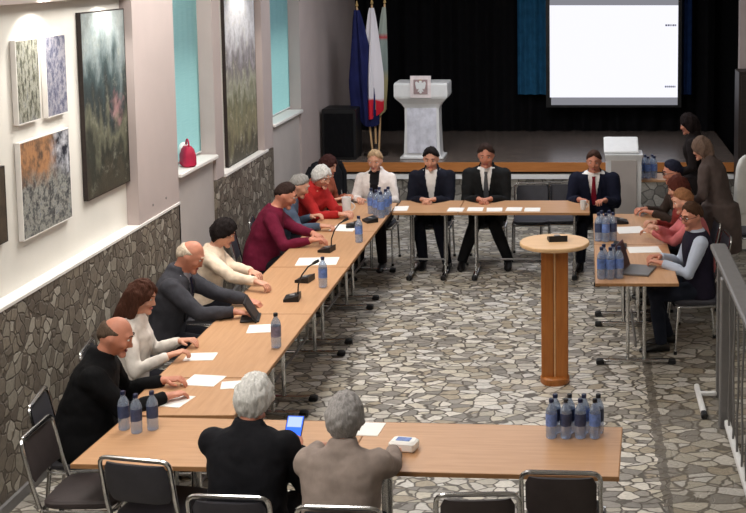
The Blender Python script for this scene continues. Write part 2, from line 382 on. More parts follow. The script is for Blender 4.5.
# ------------------------------------------------------------------ paintings
def painting_mat(name, kind):
    t = NT(name); v = t.coord(); sp = t.n('ShaderNodeSeparateXYZ', {0: v}); yy, zz = sp.outputs[1], sp.outputs[2]
    S = srgb
    if kind == 'birch':
        n1 = t.noise(t.coord(scale=(1, 5, 2)), 6, 5, .75)
        a = t.ramp(n1, [(.32, S((44, 46, 52))), (.44, S((92, 92, 78))), (.55, S((164, 164, 152))), (.68, S((80, 84, 96)))])
        lo = t.ramp(t.math('ADD', zz, t.math('MULTIPLY', t.noise(v, 9), .25)), [(.02, (1, 1, 1, 1)), (.16, (0, 0, 0, 1))])
        c = t.mix(lo, a, t.ramp(t.noise(v, 16, 4), [(.35, S((30, 34, 66))), (.65, S((120, 124, 164)))]))
    elif kind == 'blue':
        n1 = t.noise(t.coord(scale=(1, 2.0, 1.5)), 11, 5, .75)
        c = t.ramp(n1, [(.3, S((48, 50, 76))), (.45, S((104, 106, 128))), (.58, S((166, 164, 172))), (.72, S((78, 80, 108)))])
    elif kind == 'collage':
        n1 = t.noise(v, 17, 5, .75)
        c = t.ramp(n1, [(.34, S((38, 38, 46))), (.46, S((96, 98, 98))), (.55, S((158, 158, 150))), (.68, S((84, 92, 110)))])
        hi = t.ramp(t.math('ADD', zz, t.math('MULTIPLY', t.noise(v, 6), .3)), [(.46, (0, 0, 0, 1)), (.58, (1, 1, 1, 1))])
        top = t.mix(t.ramp(yy, [(.44, (0, 0, 0, 1)), (.58, (1, 1, 1, 1))]), t.ramp(t.noise(v, 16, 4), [(.35, S((96, 76, 62))), (.6, S((172, 126, 88)))]), t.ramp(t.noise(v, 14, 4), [(.4, S((24, 26, 40))), (.66, S((196, 198, 206)))]))
        c = t.mix(hi, c, top)
    elif kind == 'valley':
        h = t.math('ADD', t.math('MULTIPLY', zz, .71), t.math('MULTIPLY', t.math('SUBTRACT', t.noise(t.coord(scale=(1, 1.6, .8)), 3.8, 6), .5), .8))
        c = t.ramp(h, [(.05, S((70, 66, 54))), (.22, S((52, 54, 46))), (.36, S((112, 112, 94))), (.48, S((48, 54, 54))), (.62, S((62, 78, 80))), (.78, S((128, 140, 142))), (.98, S((156, 164, 164)))])
        c = t.mix(t.ramp(t.noise(v, 8, 6, .75), [(.56, (0, 0, 0, 1)), (.72, (.5, .5, .5, 1))]), c, S((176, 176, 160))); n2 = t.noise(v, 13, 5, .75); c = t.mix(.6, c, t.ramp(n2, [(.3, (.35, .35, .33, 1)), (.7, (1, 1, 1, 1))]), 'MULTIPLY')
        spot = t.n('ShaderNodeVectorMath', {0: v, 1: (0, .64, .62)}, operation='DISTANCE').outputs['Value']
        spot = t.math('ADD', spot, t.math('MULTIPLY', t.math('SUBTRACT', t.noise(v, 14, 4), .5), .35))
        c = t.mix(t.ramp(spot, [(.02, (.6, .6, .6, 1)), (.15, (0, 0, 0, 1))]), c, S((168, 124, 128)))
    elif kind == 'mountain':
        h = t.math('ADD', t.math('MULTIPLY', zz, .53), t.math('MULTIPLY', t.math('SUBTRACT', t.noise(t.coord(scale=(1, 2.0, 1.1)), 4.0, 6), .5), .5))
        c = t.ramp(h, [(.05, S((84, 80, 68))), (.20, S((150, 144, 114))), (.32, S((120, 120, 94))), (.42, S((172, 172, 154))), (.54, S((128, 122, 124))), (.64, S((176, 172, 178))), (.72, S((212, 212, 218)))])
        n2 = t.noise(t.coord(scale=(1, 2, 1)), 8, 5, .7); n3 = t.noise(v, 13, 5, .75); c = t.mix(.5, c, t.ramp(n3, [(.34, (.30, .30, .30, 1)), (.5, (.75, .75, .72, 1)), (.66, (1, 1, 1, 1))]), 'MULTIPLY'); c = t.mix(t.ramp(t.noise(v, 9, 5, .7), [(.56, (0, 0, 0, 1)), (.68, (.55, .55, .55, 1))]), c, S((206, 202, 186)))
    else:
        c = t.ramp(t.noise(v, 7, 4), [(.3, S((40, 34, 30))), (.7, S((86, 74, 60)))])
    t.pbsdf(c, .55, 0, .3, bump=t.noise(v, 70, 3), bstr=.15); return t.m
def painting(y0, y1, z0, z1, kind, label):
    p = root('painting', label, 'painting', (XR+.003, y0, z0), 0)
    wd, ht = y1-y0, z1-z0
    # canvas: local y,z from 0 to size; scaled texture space is metres
    cv = MB().box((.02, wd/2, ht/2), (.026, wd-.012, ht-.012))
    put('canvas', cv, painting_mat('painting_'+kind, kind), p, sm=False)
    fr = MB()
    for (a, b, e, f) in ((0, wd, 0, .008), (0, wd, ht-.008, ht), (0, .008, .008, ht-.008), (wd-.008, wd, .008, ht-.008)):
        slab(0, .034, a, b, e, f, fr)
    put('edge', fr, 'dark_wood' if kind in ('valley', 'dark', 'mountain') else 'sill', p, sm=False)
painting(8.02, 8.36, 2.365, 2.92, 'birch', 'narrow olive and white abstract painting, upper left of the small pair')
painting(8.465, 8.80, 2.357, 2.92, 'blue', 'narrow blue-grey abstract painting, right one of the small upper pair')
painting(8.015, 8.795, 1.596, 2.25, 'collage', 'orange and dark mottled abstract painting below the small upper pair')
painting(9.08, 9.94, 1.655, 3.055, 'valley', 'tall dark misty landscape painting beside the grey column')
painting(12.70, 13.86, 1.30, 3.25, 'mountain', 'tall pale mountain landscape painting between the two windows')
painting(7.05, 7.795, 1.65, 2.14, 'dark', 'dark painting cut off by the left edge of the photo')
# spot lamps above the bays
def spot_lamp(y, label, x=-3.50, z=3.30, e=44):
    r = root('spot_lamp', label, 'lamp', (XW, y, z))
    put('bracket', MB().tube([(0, 0, .06), (.10, 0, .06)], .012), 'white', r)
    prof = [(.034, .0), (.04, .01), (.045, .09), (.03, .115), (.012, .12)]
    sh = MB().lathe(prof, 16); rot = Matrix.Rotation(R(14), 4, 'Y')
    me = sh.mesh('lamp_shade'); me.transform(Matrix.Translation((.13, 0, .0)) @ rot); fixn(me)
    put('lamp_shade', me, 'white', r)
    bl = MB().lathe([(.03, -.004), (.032, .0)], 16).mesh('bulb'); bl.transform(Matrix.Translation((.13, 0, 0)) @ rot)
    put('bulb', bl, 'lamp', r)
    l = bpy.data.lights.new('spot_light', 'SPOT'); l.energy = e; l.spot_size = R(96); l.spot_blend = .7; l.color = (1, .95, .87); l.shadow_soft_size = .035
    lo = bpy.data.objects.new('spot_light', l); C.objects.link(lo); lo.location = (XW+.125, y, z-.03); lo.parent = None
    d = Vector((-.16, 0, -.8)); lo.rotation_euler = d.to_track_quat('-Z', 'Y').to_euler()
spot_lamp(8.33, 'white spot lamp on the beam over the small painting pair')
spot_lamp(9.5, 'white spot lamp on the beam over the tall misty landscape')
spot_lamp(13.2, 'white spot lamp over the mountain painting between the windows', z=3.42, e=46)
spot_lamp(6.4, 'white spot lamp on the beam left of the photo edge')
for (x, y) in ((153, 205), (166, 198)):
    d = ray(x, y); k = XW/d.x; p = Vector((XW, k*d.y, CH+k*d.z))
    me = MB().lathe([(.004, -.003), (.011, 0), (.011, .004), (.003, .006)], 10).mesh('wall_screw'); me.transform(Matrix.Translation(p) @ Matrix.Rotation(PI/2, 4, 'Y'))
    tag(put('wall_screw', me, 'grey_metal'), 'small dark screw in the grey column, the %s of two' % ('left one' if x < 160 else 'right one'), 'screw')
# bag on the sill
p = Vector((-3.68, 11.36, 1.541))
b = root('bag', 'crimson bag with white top standing on the nearer window sill', 'bag', p, R(-60))
m = MB(); m.rings([[Vector((sx*math.copysign(abs(math.cos(a))**.6, math.cos(a)), sy*math.copysign(abs(math.sin(a))**.6, math.sin(a)), z)) for a in [2*PI*k/16 for k in range(16)]] for (sx, sy, z) in ((.09, .05, 0), (.115, .066, .02), (.115, .066, .10), (.10, .05, .16), (.09, .03, .185))])
put('bag_body', m, 'red_bag', b)
put('handle', MB().tube([(.06*math.cos(a), 0, .18+.07*math.sin(a)) for a in [PI*k/10 for k in range(11)]], .008), 'red_bag', b)
put('white_lining', MB().ell((-.08, -.02, .14), (.05, .05, .075)), 'paper', b)

# ------------------------------------------------------------------ furniture
def table(name, label, cx, cy, L, W, rz, group='meeting tables in the ring'):
    """top along local x, L long"""
    r = root(name, label, 'table', (cx, cy, 0), rz, group)
    put('tabletop', MB().box((0, 0, .737), (L-.006, W-.006, .026), bev=.003), 'beech', r)
    e = MB()
    for (a, b, c, d) in ((-L/2, L/2, -W/2, -W/2+.003), (-L/2, L/2, W/2-.003, W/2), (-L/2, -L/2+.003, -W/2+.003, W/2-.003), (L/2-.003, L/2, -W/2+.003, W/2-.003)):
        slab(a, b, c, d, .725, .7495, e)
    put('edge_band', e, 'beech_edge', r, sm=False)
    put('under_frame', slab(-L/2+.12, L/2-.12, -.03, .03, .69, .722, slab(-L/2+.14, -L/2+.19, -W/2+.08, W/2-.08, .70, .723, slab(L/2-.19, L/2-.14, -W/2+.08, W/2-.08, .70, .723))), 'grey_metal', r, sm=False)
    for sx in (-1, 1):
        x = sx*(L/2-.165)
        for y in (-.07, .07):
            put('leg', MB().tube([(x, y, .045), (x, y, .70)], .016, 10), 'chrome', r)
        ft = put('foot', MB().box((x, 0, .034), (.045, W-.12, .026), bev=.006), 'chrome', r)
        for sy in (-1, 1):
            put('end_cap', MB().box((x, sy*(W/2-.045), .025), (.055, .07, .05), bev=.01), 'black', ft)
    put('stretcher', MB().tube([(-L/2+.165, 0, .16), (L/2-.165, 0, .16)], .012), 'grey_metal', r)
    return r
ang = math.atan2(6.238-6.406, .178+2.764)
u = Vector((math.cos(ang), math.sin(ang), 0)); vv = Vector((-u.y, u.x, 0)); o0 = Vector((-2.764, 6.406, 0))
for i, lab in enumerate(('beech table at the front left, two men-and-woman backs before it', 'beech table at the front right carrying a cluster of bottles')):
    lab = ['beech meeting table at the front left, in front of the white-haired man', 'beech meeting table at the front right with the cluster of bottles'][i]
    c = o0+u*(.737+i*1.474)+vv*.349
    table('meeting_table', lab, c.x, c.y, 1.472, .698, ang)
table('meeting_table', 'small square beech table in the near left corner of the ring', -2.43, 7.452, .66, .69, PI/2)
labs = ['beech table in the left run beside the bald man in black, papers on it', 'beech table in the left run under the grey-suited man\'s tablet', 'beech table in the left run in front of the burgundy sweater', 'beech table at the far end of the left run, bottles on its end']
for i in range(4):
    y0 = 7.79+i*1.455
    table('meeting_table', labs[i], -2.43, y0+.7265, 1.45, .69, PI/2)
table('meeting_table', 'short beech table before the man in navy suit and open white shirt', -1.715, 13.40, .70, .69, 0)
table('meeting_table', 'beech table at the far side, row of white papers along it', -.655, 13.40, 1.41, .69, 0)
table('meeting_table', 'nearer beech table in the right run, laptop on it', .435, 10.855, 1.43, .70, PI/2)
table('meeting_table', 'farther beech table in the right run by the seated women', .435, 12.29, 1.43, .70, PI/2)

def make_chair(label, loc, rz, uph='vinyl'):
    r = root('padded_chair', label, 'chair', loc, rz, 'chairs round the meeting tables')
    # facing +y
    s = MB(); pr = []
    for (ins, z) in ((.02, .425), (0, .44), (0, .462), (.012, .474), (.05, .478)):
        hx, hy = .205-ins, .205-ins
        pr.append([Vector((math.copysign(abs(math.cos(a))**.35, math.cos(a))*hx, math.copysign(abs(math.sin(a))**.35, math.sin(a))*hy, z)) for a in [2*PI*(k+.5)/24 for k in range(24)]])
    put('seat', s.rings(pr), uph, r)
    b = MB(); rr = []
    for k in range(7):
        q = k/6; z = .575+.225*q; y = -.235-.05*q
        x1 = .185-(.02 if k in (0, 6) else 0); th = .011 if k in (0, 6) else .016
        rr.append([Vector((math.copysign(abs(math.cos(a))**.5, math.cos(a))*x1, y-.02*(1-(math.cos(a))**2)*0+math.sin(a)*th-.035*(1-abs(math.cos(a))**2)*.6, z)) for a in [2*PI*(j+.5)/20 for j in range(20)]])
    put('backrest', b.rings(rr), uph, r)
    def arc(pts, k=4):
        out = [Vector(pts[0])]
        for i in range(1, len(pts)-1):
            a, p, c = Vector(pts[i-1]), Vector(pts[i]), Vector(pts[i+1]); d = min(.05, (a-p).length*.45, (c-p).length*.45)
            s0 = p+(a-p).normalized()*d; s1 = p+(c-p).normalized()*d
            for j in range(k+1):
                q = j/k; out.append(s0*(1-q)**2+p*2*q*(1-q)+s1*q*q)
        out.append(Vector(pts[-1])); return out
    put('back_frame', MB().tube(arc([(-.205, -.20, .44), (-.205, -.235, .56), (-.205, -.292, .825), (.205, -.292, .825), (.205, -.235, .56), (.205, -.20, .44)]), .0125, 8), 'chrome', r)
    put('seat_frame', MB().tube(arc([(-.21, -.20, .42), (-.21, .20, .42), (.21, .20, .42), (.21, -.20, .42), (-.21, -.20, .42)]), .0115, 8), 'chrome', r)
    for sx in (-1, 1):
        put('leg', MB().tube([(sx*.205, .18, .43), (sx*.215, .205, .012)], .0115, 8), 'chrome', r)
        put('leg', MB().tube([(sx*.205, -.19, .43), (sx*.215, -.235, .012)], .0115, 8), 'chrome', r)
    fc = MB()
    for sx in (-1, 1):
        for y in (.205, -.235): fc.lathe([(.016, .001), (.016, .03)], 10, (sx*.215, y, 0))
    put('foot_caps', fc, 'black', r)
    return r
CH0 = {}
def chair(label, x, y, rz, uph='vinyl'):
    if uph not in CH0:
        CH0[uph] = make_chair(label, (x, y, 0), rz, uph); return CH0[uph]
    return dup(CH0[uph], (x, y, 0), rz, label)
HB = .29      # distance from seat centre to top of back
chair('empty chair with dark brown back at the right end of the front table', -.11, 6.138+HB-.02, R(-3), 'vinyl')
chair('empty chair just right of the woman in beige, pulled back from the front table', -.54, 5.86+HB, R(2), 'vinyl')
chair('empty chair at the left end of the front table, back towards the viewer', -2.315, 6.30+HB-.02, R(-12), 'vinyl2')
chair('empty chair standing sideways at the near left corner of the table ring', -2.80, 6.745, R(-89), 'vinyl')
for x, lab in ((-.62, 'empty dark chair at the far table just right of the man in black suit'), (-.30, 'empty dark chair at the far table just left of the man with red tie')):
    chair(lab, x, 14.12 if x < -.5 else 14.18, PI, 'vinyl2')

# lectern with round top in the middle
lx, ly = -.246, 9.86
l = root('lectern', 'wooden column lectern with round light top standing mid floor', 'lectern', (lx, ly, 0))
put('base', MB().lathe([(.115, .0), (.12, .01), (.12, .05), (.11, .06)], 24), 'oak', l)
for sx in (-1, 1):
    put('post_panel', MB().box((sx*.058, 0, .60), (.102, .13, 1.10), bev=.008), 'oak', l)
put('joint_strip', MB().box((0, -.0, .60), (.016, .11, 1.10), bev=.003), 'oak_light', l)
put('tabletop', MB().lathe([(.22, 1.135), (.275, 1.14), (.283, 1.15), (.283, 1.168), (.277, 1.175)], 40), 'oak_light', l)
def mic(label, loc, rz, neck=True, s=1.0):
    r = root('conference_microphone', label, 'microphone', loc, rz, 'conference microphones on the tables')
    m = MB(); prof = [(-.06, 0), (.06, 0), (.06, .022), (-.06, .05)]
    m.prism([(y, z) for y, z in prof], -.075, .075, lambda y, z, x: (x, y, z)); put('base', m, 'black', r, sm=False)
    put('button_plate', MB().box((0, .0, .041), (.05, .04, .008), bev=.002), 'grey_metal', r)
    if neck:
        pts = [(0, -.045, .045), (0, -.05, .12), (0, -.08, .2), (0, -.13, .265), (0, -.17, .29)]
        n = put('gooseneck', MB().tube(pts, .006, 8), 'black', r)
        put('capsule', MB().tube([(0, -.165, .288), (0, -.185, .299), (0, -.215, .315)], [.009, .013, .012], 10), 'black', n)
    return r
mic('small black microphone base on the round lectern top', (lx+.02, ly+.03, 1.175), R(10), False)

# bottles
def make_bottle(label, loc, lab='label_blue', cap='cap', s=1.0, group=None):
    r = root('water_bottle', label, 'bottle', loc, random.uniform(0, 6), group)
    k = s
    put('bottle_body', MB().lathe([(a*k, b*k) for a, b in ((.026, 0), (.031, .004), (.032, .02), (.030, .03), (.032, .04), (.032, .15), (.029, .168), (.018, .19), (.0125, .2), (.0125, .215))], 20), 'pet', r)
    put('label', MB().rings([[Vector((.0328*k*math.cos(2*PI*j/20), .0328*k*math.sin(2*PI*j/20), z*k)) for j in range(20)] for z in (.075, .145)], cap=False), lab, r)
    put('cap', MB().lathe([(.0145*k, .208*k), (.0145*k, .226*k), (.012*k, .229*k)], 14), cap, r)
    return r
BT = {}
def bottle(label, x, y, z=.7505, kind='label_blue', cap='cap', s=1.0, group=None):
    key = (kind, cap, s)
    if key not in BT: BT[key] = make_bottle(label, (x, y, z), kind, cap, s, group); return
    dup(BT[key], (x, y, z), random.uniform(0, 6), label, group)
for (x, y), lab in zip(((-2.655, 6.90), (-2.565, 6.85), (-2.49, 6.90)), ('leftmost', 'middle', 'rightmost')):
    bottle('%s of the three water bottles beside the man in black' % lab, x, y, kind='label_dark')
bottle('single dark-capped water bottle on the left run, nearest the bare table', -2.155, 8.42, kind='label_grey', cap='cap_dark', s=1.08)
bottle('blue-labelled water bottle between the long white sheets and table edge', -2.165, 10.02, s=1.12)
bottle('blue-labelled water bottle before the man in slate blue', -2.165, 11.66, s=1.12)
G = 'bottles at the far left corner'
for i, (x, y) in enumerate(((-2.28, 13.02), (-2.21, 12.92), (-2.14, 12.80), (-2.20, 13.08), (-2.115, 12.96), (-2.11, 13.10))):
    bottle('blue water bottle in the cluster in front of the woman in white jacket', x, y, s=1.2, group=G)
G = 'bottles on the right end of the front table'
for i in range(2):
    for j in range(4):
        q = Vector((-.19+.082*j+.02*i, 6.775+.075*i, 0))
        bottle('water bottle in the cluster on the right end of the front table', q.x, q.y, kind='label_dark' if (i+j) % 3 else 'label_blue', cap='cap_dark' if j % 2 else 'cap', s=1.0, group=G)
G = 'bottles on the near end of the right run'
for i, (x, y) in enumerate(((.14, 10.30), (.215, 10.29), (.29, 10.32), (.16, 10.40), (.24, 10.41))):
    bottle('blue water bottle in the cluster at the near end of the right table run', x, y, s=1.2, group=G)
G = 'bottles in the middle of the right run'
for i, (x, y) in enumerate(((.13, 11.72), (.20, 11.70), (.27, 11.74), (.16, 11.82), (.235, 11.83))):
    bottle('water bottle in the cluster halfway along the right table run', x, y, kind='label_blue' if i % 2 else 'label_dark', s=1.2, group=G)

# papers
def paper(label, x, y, rz=0, w=.21, h=.297, z=.7505):
    tag(put('paper', MB().box((0, 0, .0015), (w, h, .003)), 'paper', loc=(x, y, z), rz=R(rz), sm=False), label, 'paper', 'papers lying on the tables')
paper('white paper on the left run before the person in white blouse', -2.62, 8.21, 4, .2, .16)
paper('white paper on the left run near the hand of the man in black', -2.45, 7.73, -8, .22, .2)
paper('white paper under the hand of the man in black', -2.53, 7.36, -12, .2, .2)
paper('white paper on the front table between the two people seen from behind', -1.25, 6.90, -5, .16, .2)
paper('striped grey paper on the corner table behind the white-haired man\'s head', -2.19, 7.66, 12, .25, .14)
paper('white paper beside the tablet of the man in grey suit', -2.36, 8.86, 8, .22, .2)
paper('wide white sheets on the left run before the burgundy sweater', -2.40, 10.9, 5, .36, .28)
paper('white sheet by the hands of the person in red', -2.42, 12.3, -8, .25, .3)
for k, x in enumerate((-1.40, -1.19, -.98, -.77, -.57)):
    paper(['first', 'second', 'third', 'fourth', 'fifth'][k]+' from the left of five white papers along the far table', x, 13.22+.02*(k % 2), 3*(k % 3)-3, .17, .2)
paper('white paper at the left corner of the far table', -2.0, 13.28, 3, .15, .25)
paper('white paper behind the laptop on the right run', .55, 11.35, 5, .3, .24)
paper('white sheet on the farther right table before the woman in red-brown', .45, 12.2, 10, .28, .3)
# devices
mic('black conference microphone on the left run, right of the grey-suited man\'s tablet', (-2.33, 9.64, .7505), R(95))
mic('black conference microphone before the woman in cream blouse', (-2.36, 10.22, .7505), R(80), False)
mic('black conference microphone before the man in burgundy', (-2.40, 11.3, .7505), R(80))
mic('black conference microphone before the person in red', (-2.36, 12.35, .7505), R(100), False)
mic('black conference microphone at the far end of the left run', (-2.22, 12.6, .7505), R(120), False)
mic('black conference microphone on the right run before the woman in pink', (.33, 11.45, .7505), R(-95), False)
mic('black conference microphone on the right run farthest from the viewer', (.38, 12.55, .7505), R(-85), False)
def tablet(label, loc, rz, tilt, name='tablet', w=.26, h=.18, scr='black'):
    r = root(name, label, name.replace('_', ' '), loc, rz)
    rot = Matrix.Rotation(tilt, 4, 'X')
    def part(n, c, d, mt):
        me = MB().box(c, d, bev=.003).mesh(n); me.transform(rot); fixn(me); put(n, me, mt, r)
    part('case', (0, h/2*0+.0, h/2), (w, .012, h), 'black'); part('screen', (0, -.007, h/2), (w-.03, .003, h-.03), scr)
    if name == 'tablet': put('stand', MB().box((0, .05, .008), (w*.8, .14, .014), bev=.003), 'black', r)
    return r
tablet('black tablet propped up before the man in grey suit', (-2.47, 9.12, .7505), R(100), R(-30))
def laptop(loc, rz):
    r = root('laptop', 'dark open laptop before the man in vest, its lid towards the bottles', 'laptop', loc, rz)
    put('keyboard_base', MB().box((0, 0, .009), (.34, .24, .018), bev=.004), 'grey_metal', r)
    me = MB().box((0, 0, .115), (.34, .01, .23), bev=.003).mesh('lid'); me.transform(Matrix.Translation((0, .12, .015)) @ Matrix.Rotation(R(-18), 4, 'X')); fixn(me)
    l = put('lid', me, 'laptop', r)
    me = MB().box((0, -.0065, .115), (.31, .002, .2)).mesh('screen'); me.transform(Matrix.Translation((0, .12, .015)) @ Matrix.Rotation(R(-18), 4, 'X')); fixn(me)
    put('screen', me, 'black', l)
M['laptop'] = plain('dark_violet_laptop', (70, 56, 68), .4)
laptop((.47, 10.55, .7505), R(75))
# cup, jug, small pack
def cup(label, x, y, h=.1, r0=.035, name='cup'):
    r = root(name, label, name, (x, y, .7505))
    put('cup_body', MB().lathe([(r0*.7, 0), (r0*.78, .004), (r0*.95, h*.6), (r0, h), (r0*.9, h), (r0*.7, h*.1)], 20), 'white', r)
    put('handle', MB().tube([(r0*.9+.022*math.sin(PI*k/8)*h*10, 0, h*.25+h*.5*k/8) for k in range(9)], .005), 'white', r)
cup('white cup before the man with red tie', -.02, 13.22)
cup('tall white jug standing by the bottles before the person in red', -2.52, 12.9, .2, .05, 'jug')
b = root('tissue_pack', 'small pale pack with blue print at the elbow of the woman in beige', 'pack', (-1.0, 6.60, .7505), R(-12))
put('pack_body', MB().box((0, 0, .03), (.15, .10, .06), bev=.012), 'paper', b)
put('print', MB().box((0, 0, .0615), (.08, .05, .003), bev=.001), 'label_blue', b)

# balustrade on the right
bx = 1.04
bl = root('balustrade', 'grey metal railing with white bottom rail at the right edge', 'railing', (bx, 8.87, 0))
put('post', MB().box((0, 0, .565), (.095, .095, 1.13), bev=.008), 'grey_metal', bl)
put('post', MB().box((0.02, .64, .565), (.05, .05, 1.13), bev=.006), 'grey_metal', bl)
put('handrail', MB().box((.03, -1.7, 1.155), (.13, 5.2, .05), bev=.012), 'grey_metal', bl)
put('bottom_rail', MB().box((0, -2.3, .07), (.04, 4.4, .05), bev=.006), 'white', bl)
for k in range(18):
    y = -.22-.24*k; ph = k*PI
    put('baluster', MB().tube([(.0, y+.03*math.sin(ph+z*9), .08+z) for z in [j*.055 for j in range(20)]], .008, 6), 'grey_metal', bl)
ft = put('foot', MB().box((-.14, .53, .022), (.04, .60, .044), bev=.008), 'white', bl)
put('foot_arm', MB().box((-.065, .62, .035), (.13, .04, .03), bev=.005), 'white', ft)
put('foot_cap', MB().box((-.14, .19, .022), (.046, .09, .044), bev=.008), 'black', ft)

# podium on the stage, flags
pd = root('podium', 'white flared podium standing at the front of the stage', 'podium', (-2.24, 17.05, .72))
def rect_rings(rows):
    return [[Vector((hx*sx, hy*sy, z)) for sx, sy in ((-1, -1), (1, -1), (1, 1), (-1, 1))] for hx, hy, z in rows]
put('shaft', MB().rings(rect_rings([(.275, .2, .0), (.265, .19, .03), (.25, .18, .06), (.235, .16, .45), (.235, .16, .72)])), 'white', pd, sm=False)
put('capital', MB().rings(rect_rings([(.235, .16, .70), (.27, .19, .76), (.35, .25, .84), (.365, .26, .87), (.365, .26, 1.03), (.355, .25, 1.055)])), 'white', pd, sm=False)
put('plinth', MB().box((0, 0, .0155), (.60, .45, .03), bev=.006), 'white', pd)
dr = MB(); n = 12
dr.rings([[Vector((-.20+.40*j/n, -.175-.025*q+.008*math.sin(j*1.7+q*3), .70-.62*q)) for j in range(n+1)]+[Vector((.20-.40*j/n, -.160-.025*q, .70-.62*q)) for j in range(n+1)] for q in [k/6 for k in range(7)]])
put('drape', dr, fabric('white_drape', (214, 214, 224)), pd)
em = root('emblem_plaque', 'framed white eagle emblem mounted at the top of the white podium', 'emblem', (-2.235, 16.765, 1.575))
put('frame', slab(-.14, .14, 0, .02, 0, .30, None), plain('pale_pink_frame', (232, 220, 220), .5), em, sm=False)
put('field', slab(-.095, .095, -.006, 0, .05, .25), plain('muted_red_field', (158, 134, 134), .5), em, sm=False)
eg = [(0, .09), (.012, .088), (.02, .075), (.014, .06), (.03, .058), (.05, .075), (.066, .07), (.072, .045), (.066, .015), (.058, -.02), (.045, -.035), (.03, -.02), (.026, -.04), (.042, -.06), (.03, -.068), (.014, -.055), (.018, -.08), (0, -.092)]
poly = eg+[(-x, z) for x, z in reversed(eg[1:-1])]
put('eagle', MB().prism(poly, -.012, -.006, lambda x, z, y: (x, y, z+.15)), 'white', em, sm=False)
put('crown', MB().prism([(-.018, .082), (.018, .082), (.022, .096), (.01, .09), (0, .1), (-.01, .09), (-.022, .096)], -.0125, -.0055, lambda x, z, y: (x, y, z+.155)), plain('dull_gold', (178, 150, 96), .5), em, sm=False)
fs = root('flag_stand', 'dark flag stand holding three flags at the left of the stage', 'flag stand', (-2.93, 17.2, .72))
put('base', MB().lathe([(.16, 0), (.17, .01), (.17, .03), (.05, .05), (.03, .10), (.03, .16)], 20), 'dark_wood', fs)
def flag_mat(name, kind):
    t = NT(name); v = t.coord(); sp = t.n('ShaderNodeSeparateXYZ', {0: v}); x, z = sp.outputs[0], sp.outputs[2]
    if kind == 'eu': c = t.ramp(t.noise(v, 3), [(.3, srgb((22, 26, 66))), (.7, srgb((34, 40, 92)))])
    elif kind == 'pl':
        k = t.math('ADD', t.math('MULTIPLY', x, 1.6), t.math('MULTIPLY', t.math('ABSOLUTE', t.math('ADD', z, -1.55)), -.20))
        c = t.ramp(t.math('ADD', t.math('ADD', z, -.78), t.math('MULTIPLY', t.noise(v, 4), .15)), [(.0, srgb((206, 38, 56))), (.02, srgb((206, 38, 56))), (.05, srgb((226, 222, 228)))])
    else:
        c = t.ramp(t.math('MULTIPLY', z, .5), [(.50, srgb((150, 140, 104))), (.58, srgb((118, 128, 126))), (.78, srgb((132, 146, 142))), (.80, srgb((176, 62, 70))), (.83, srgb((150, 160, 152))), (1, srgb((160, 168, 160)))])
    t.pbsdf(c, .8, 0, .2); return t.m
def flag(kind, label, xb, xt, wid, zbot, seed, h=2.03, mats='dark_wood'):
    r = root('flag', label, 'flag', (-2.93, 17.2, .72+.05))
    a = Vector((xb, 0, .0)); b = Vector((xt, .05*(seed-1), h))
    put('pole', MB().tube([a, b], .014, 8), 'oak_light', r)
    put('finial', MB().lathe([(.004, 0), (.022, .02), (.016, .05), (.004, .09)], 10, tuple(b)), plain('dull_gold', (178, 150, 96), .5), r)
    m = MB(); rs = []; n = 40; H = 14
    for k in range(H+1):
        q = k/H; z = h*(1-.02)-(h-zbot)*q; pc = a+(b-a)*(z/h)
        wd = wid*(.22+.78*min(1, q*1.5)**.8)
        ring = []
        for j in range(n):
            th = 2*PI*j/n; rr = 1+.28*math.sin(5*th+seed+q*2.2)+.12*math.sin(9*th+seed*2)
            ring.append(Vector((pc.x+wd*.55*rr*math.cos(th)-wd*.1, pc.y+wd*.32*rr*math.sin(th)-.02, z-(.12*math.cos(th+seed) if k == H else 0))))
        rs.append(ring)
    put('flag_cloth', m.rings(rs), flag_mat('flag_'+kind, kind), r)
flag('eu', 'dark navy flag, leftmost of the three on the stage', -.05, -.23, .27, .52, 1, 2.02)
flag('pl', 'white and red flag, middle of the three on the stage', 0, -.03, .24, .62, 2, 2.05)
flag('green', 'grey-green flag with a red band, rightmost of the three on the stage', .04, .14, .17, .52, 3, 2.06)
# dark cabinet on the stage left
k = root('speaker_cabinet', 'black box-shaped cabinet on the left end of the stage', 'cabinet', (-3.36, 17.0, .72))
put('cabinet_body', MB().box((0, 0, .35), (.46, .45, .70), bev=.01), 'black', k)
put('grille', MB().box((0, -.232, .34), (.40, .012, .60), bev=.004), 'black_cloth', k)
k = root('tall_cabinet', 'tall dark cabinet at the right edge in front of the stage', 'cabinet', (2.45, 16.25, 0))
put('cabinet_body', MB().box((0, 0, 1.0), (.9, .45, 2.0), bev=.01), 'dark_wood', k)
for sx in (-1, 1):
    dd = put('door', MB().box((sx*.215, -.232, 1.0), (.41, .016, 1.9), bev=.004), 'dark_wood', k)
    put('handle', MB().tube([(sx*.05, -.25, .95), (sx*.05, -.25, 1.1)], .008), 'grey_metal', dd)
# white lectern on the floor
wl = root('white_lectern', 'white floor lectern with grey inset panel behind the man with red tie', 'lectern', (.47, 15.0, 0))
put('body', MB().rings(rect_rings([(.24, .18, 0), (.24, .18, .08), (.205, .16, .12), (.215, .18, 1.02), (.23, .2, 1.10)])), 'white', wl, sm=False)
put('inset_panel', slab(-.155, .155, -.192, -.17, .25, 1.03), 'panel', wl, sm=False)
me = MB().box((0, 0, 0), (.42, .34, .04), bev=.01).mesh('reading_top'); me.transform(Matrix.Translation((-.03, 0, 1.19)) @ Matrix.Rotation(R(24), 4, 'X')); fixn(me); put('reading_top', me, 'white', wl)
put('neck', MB().box((-.03, .0, 1.12), (.24, .16, .12), bev=.01), 'panel', wl)
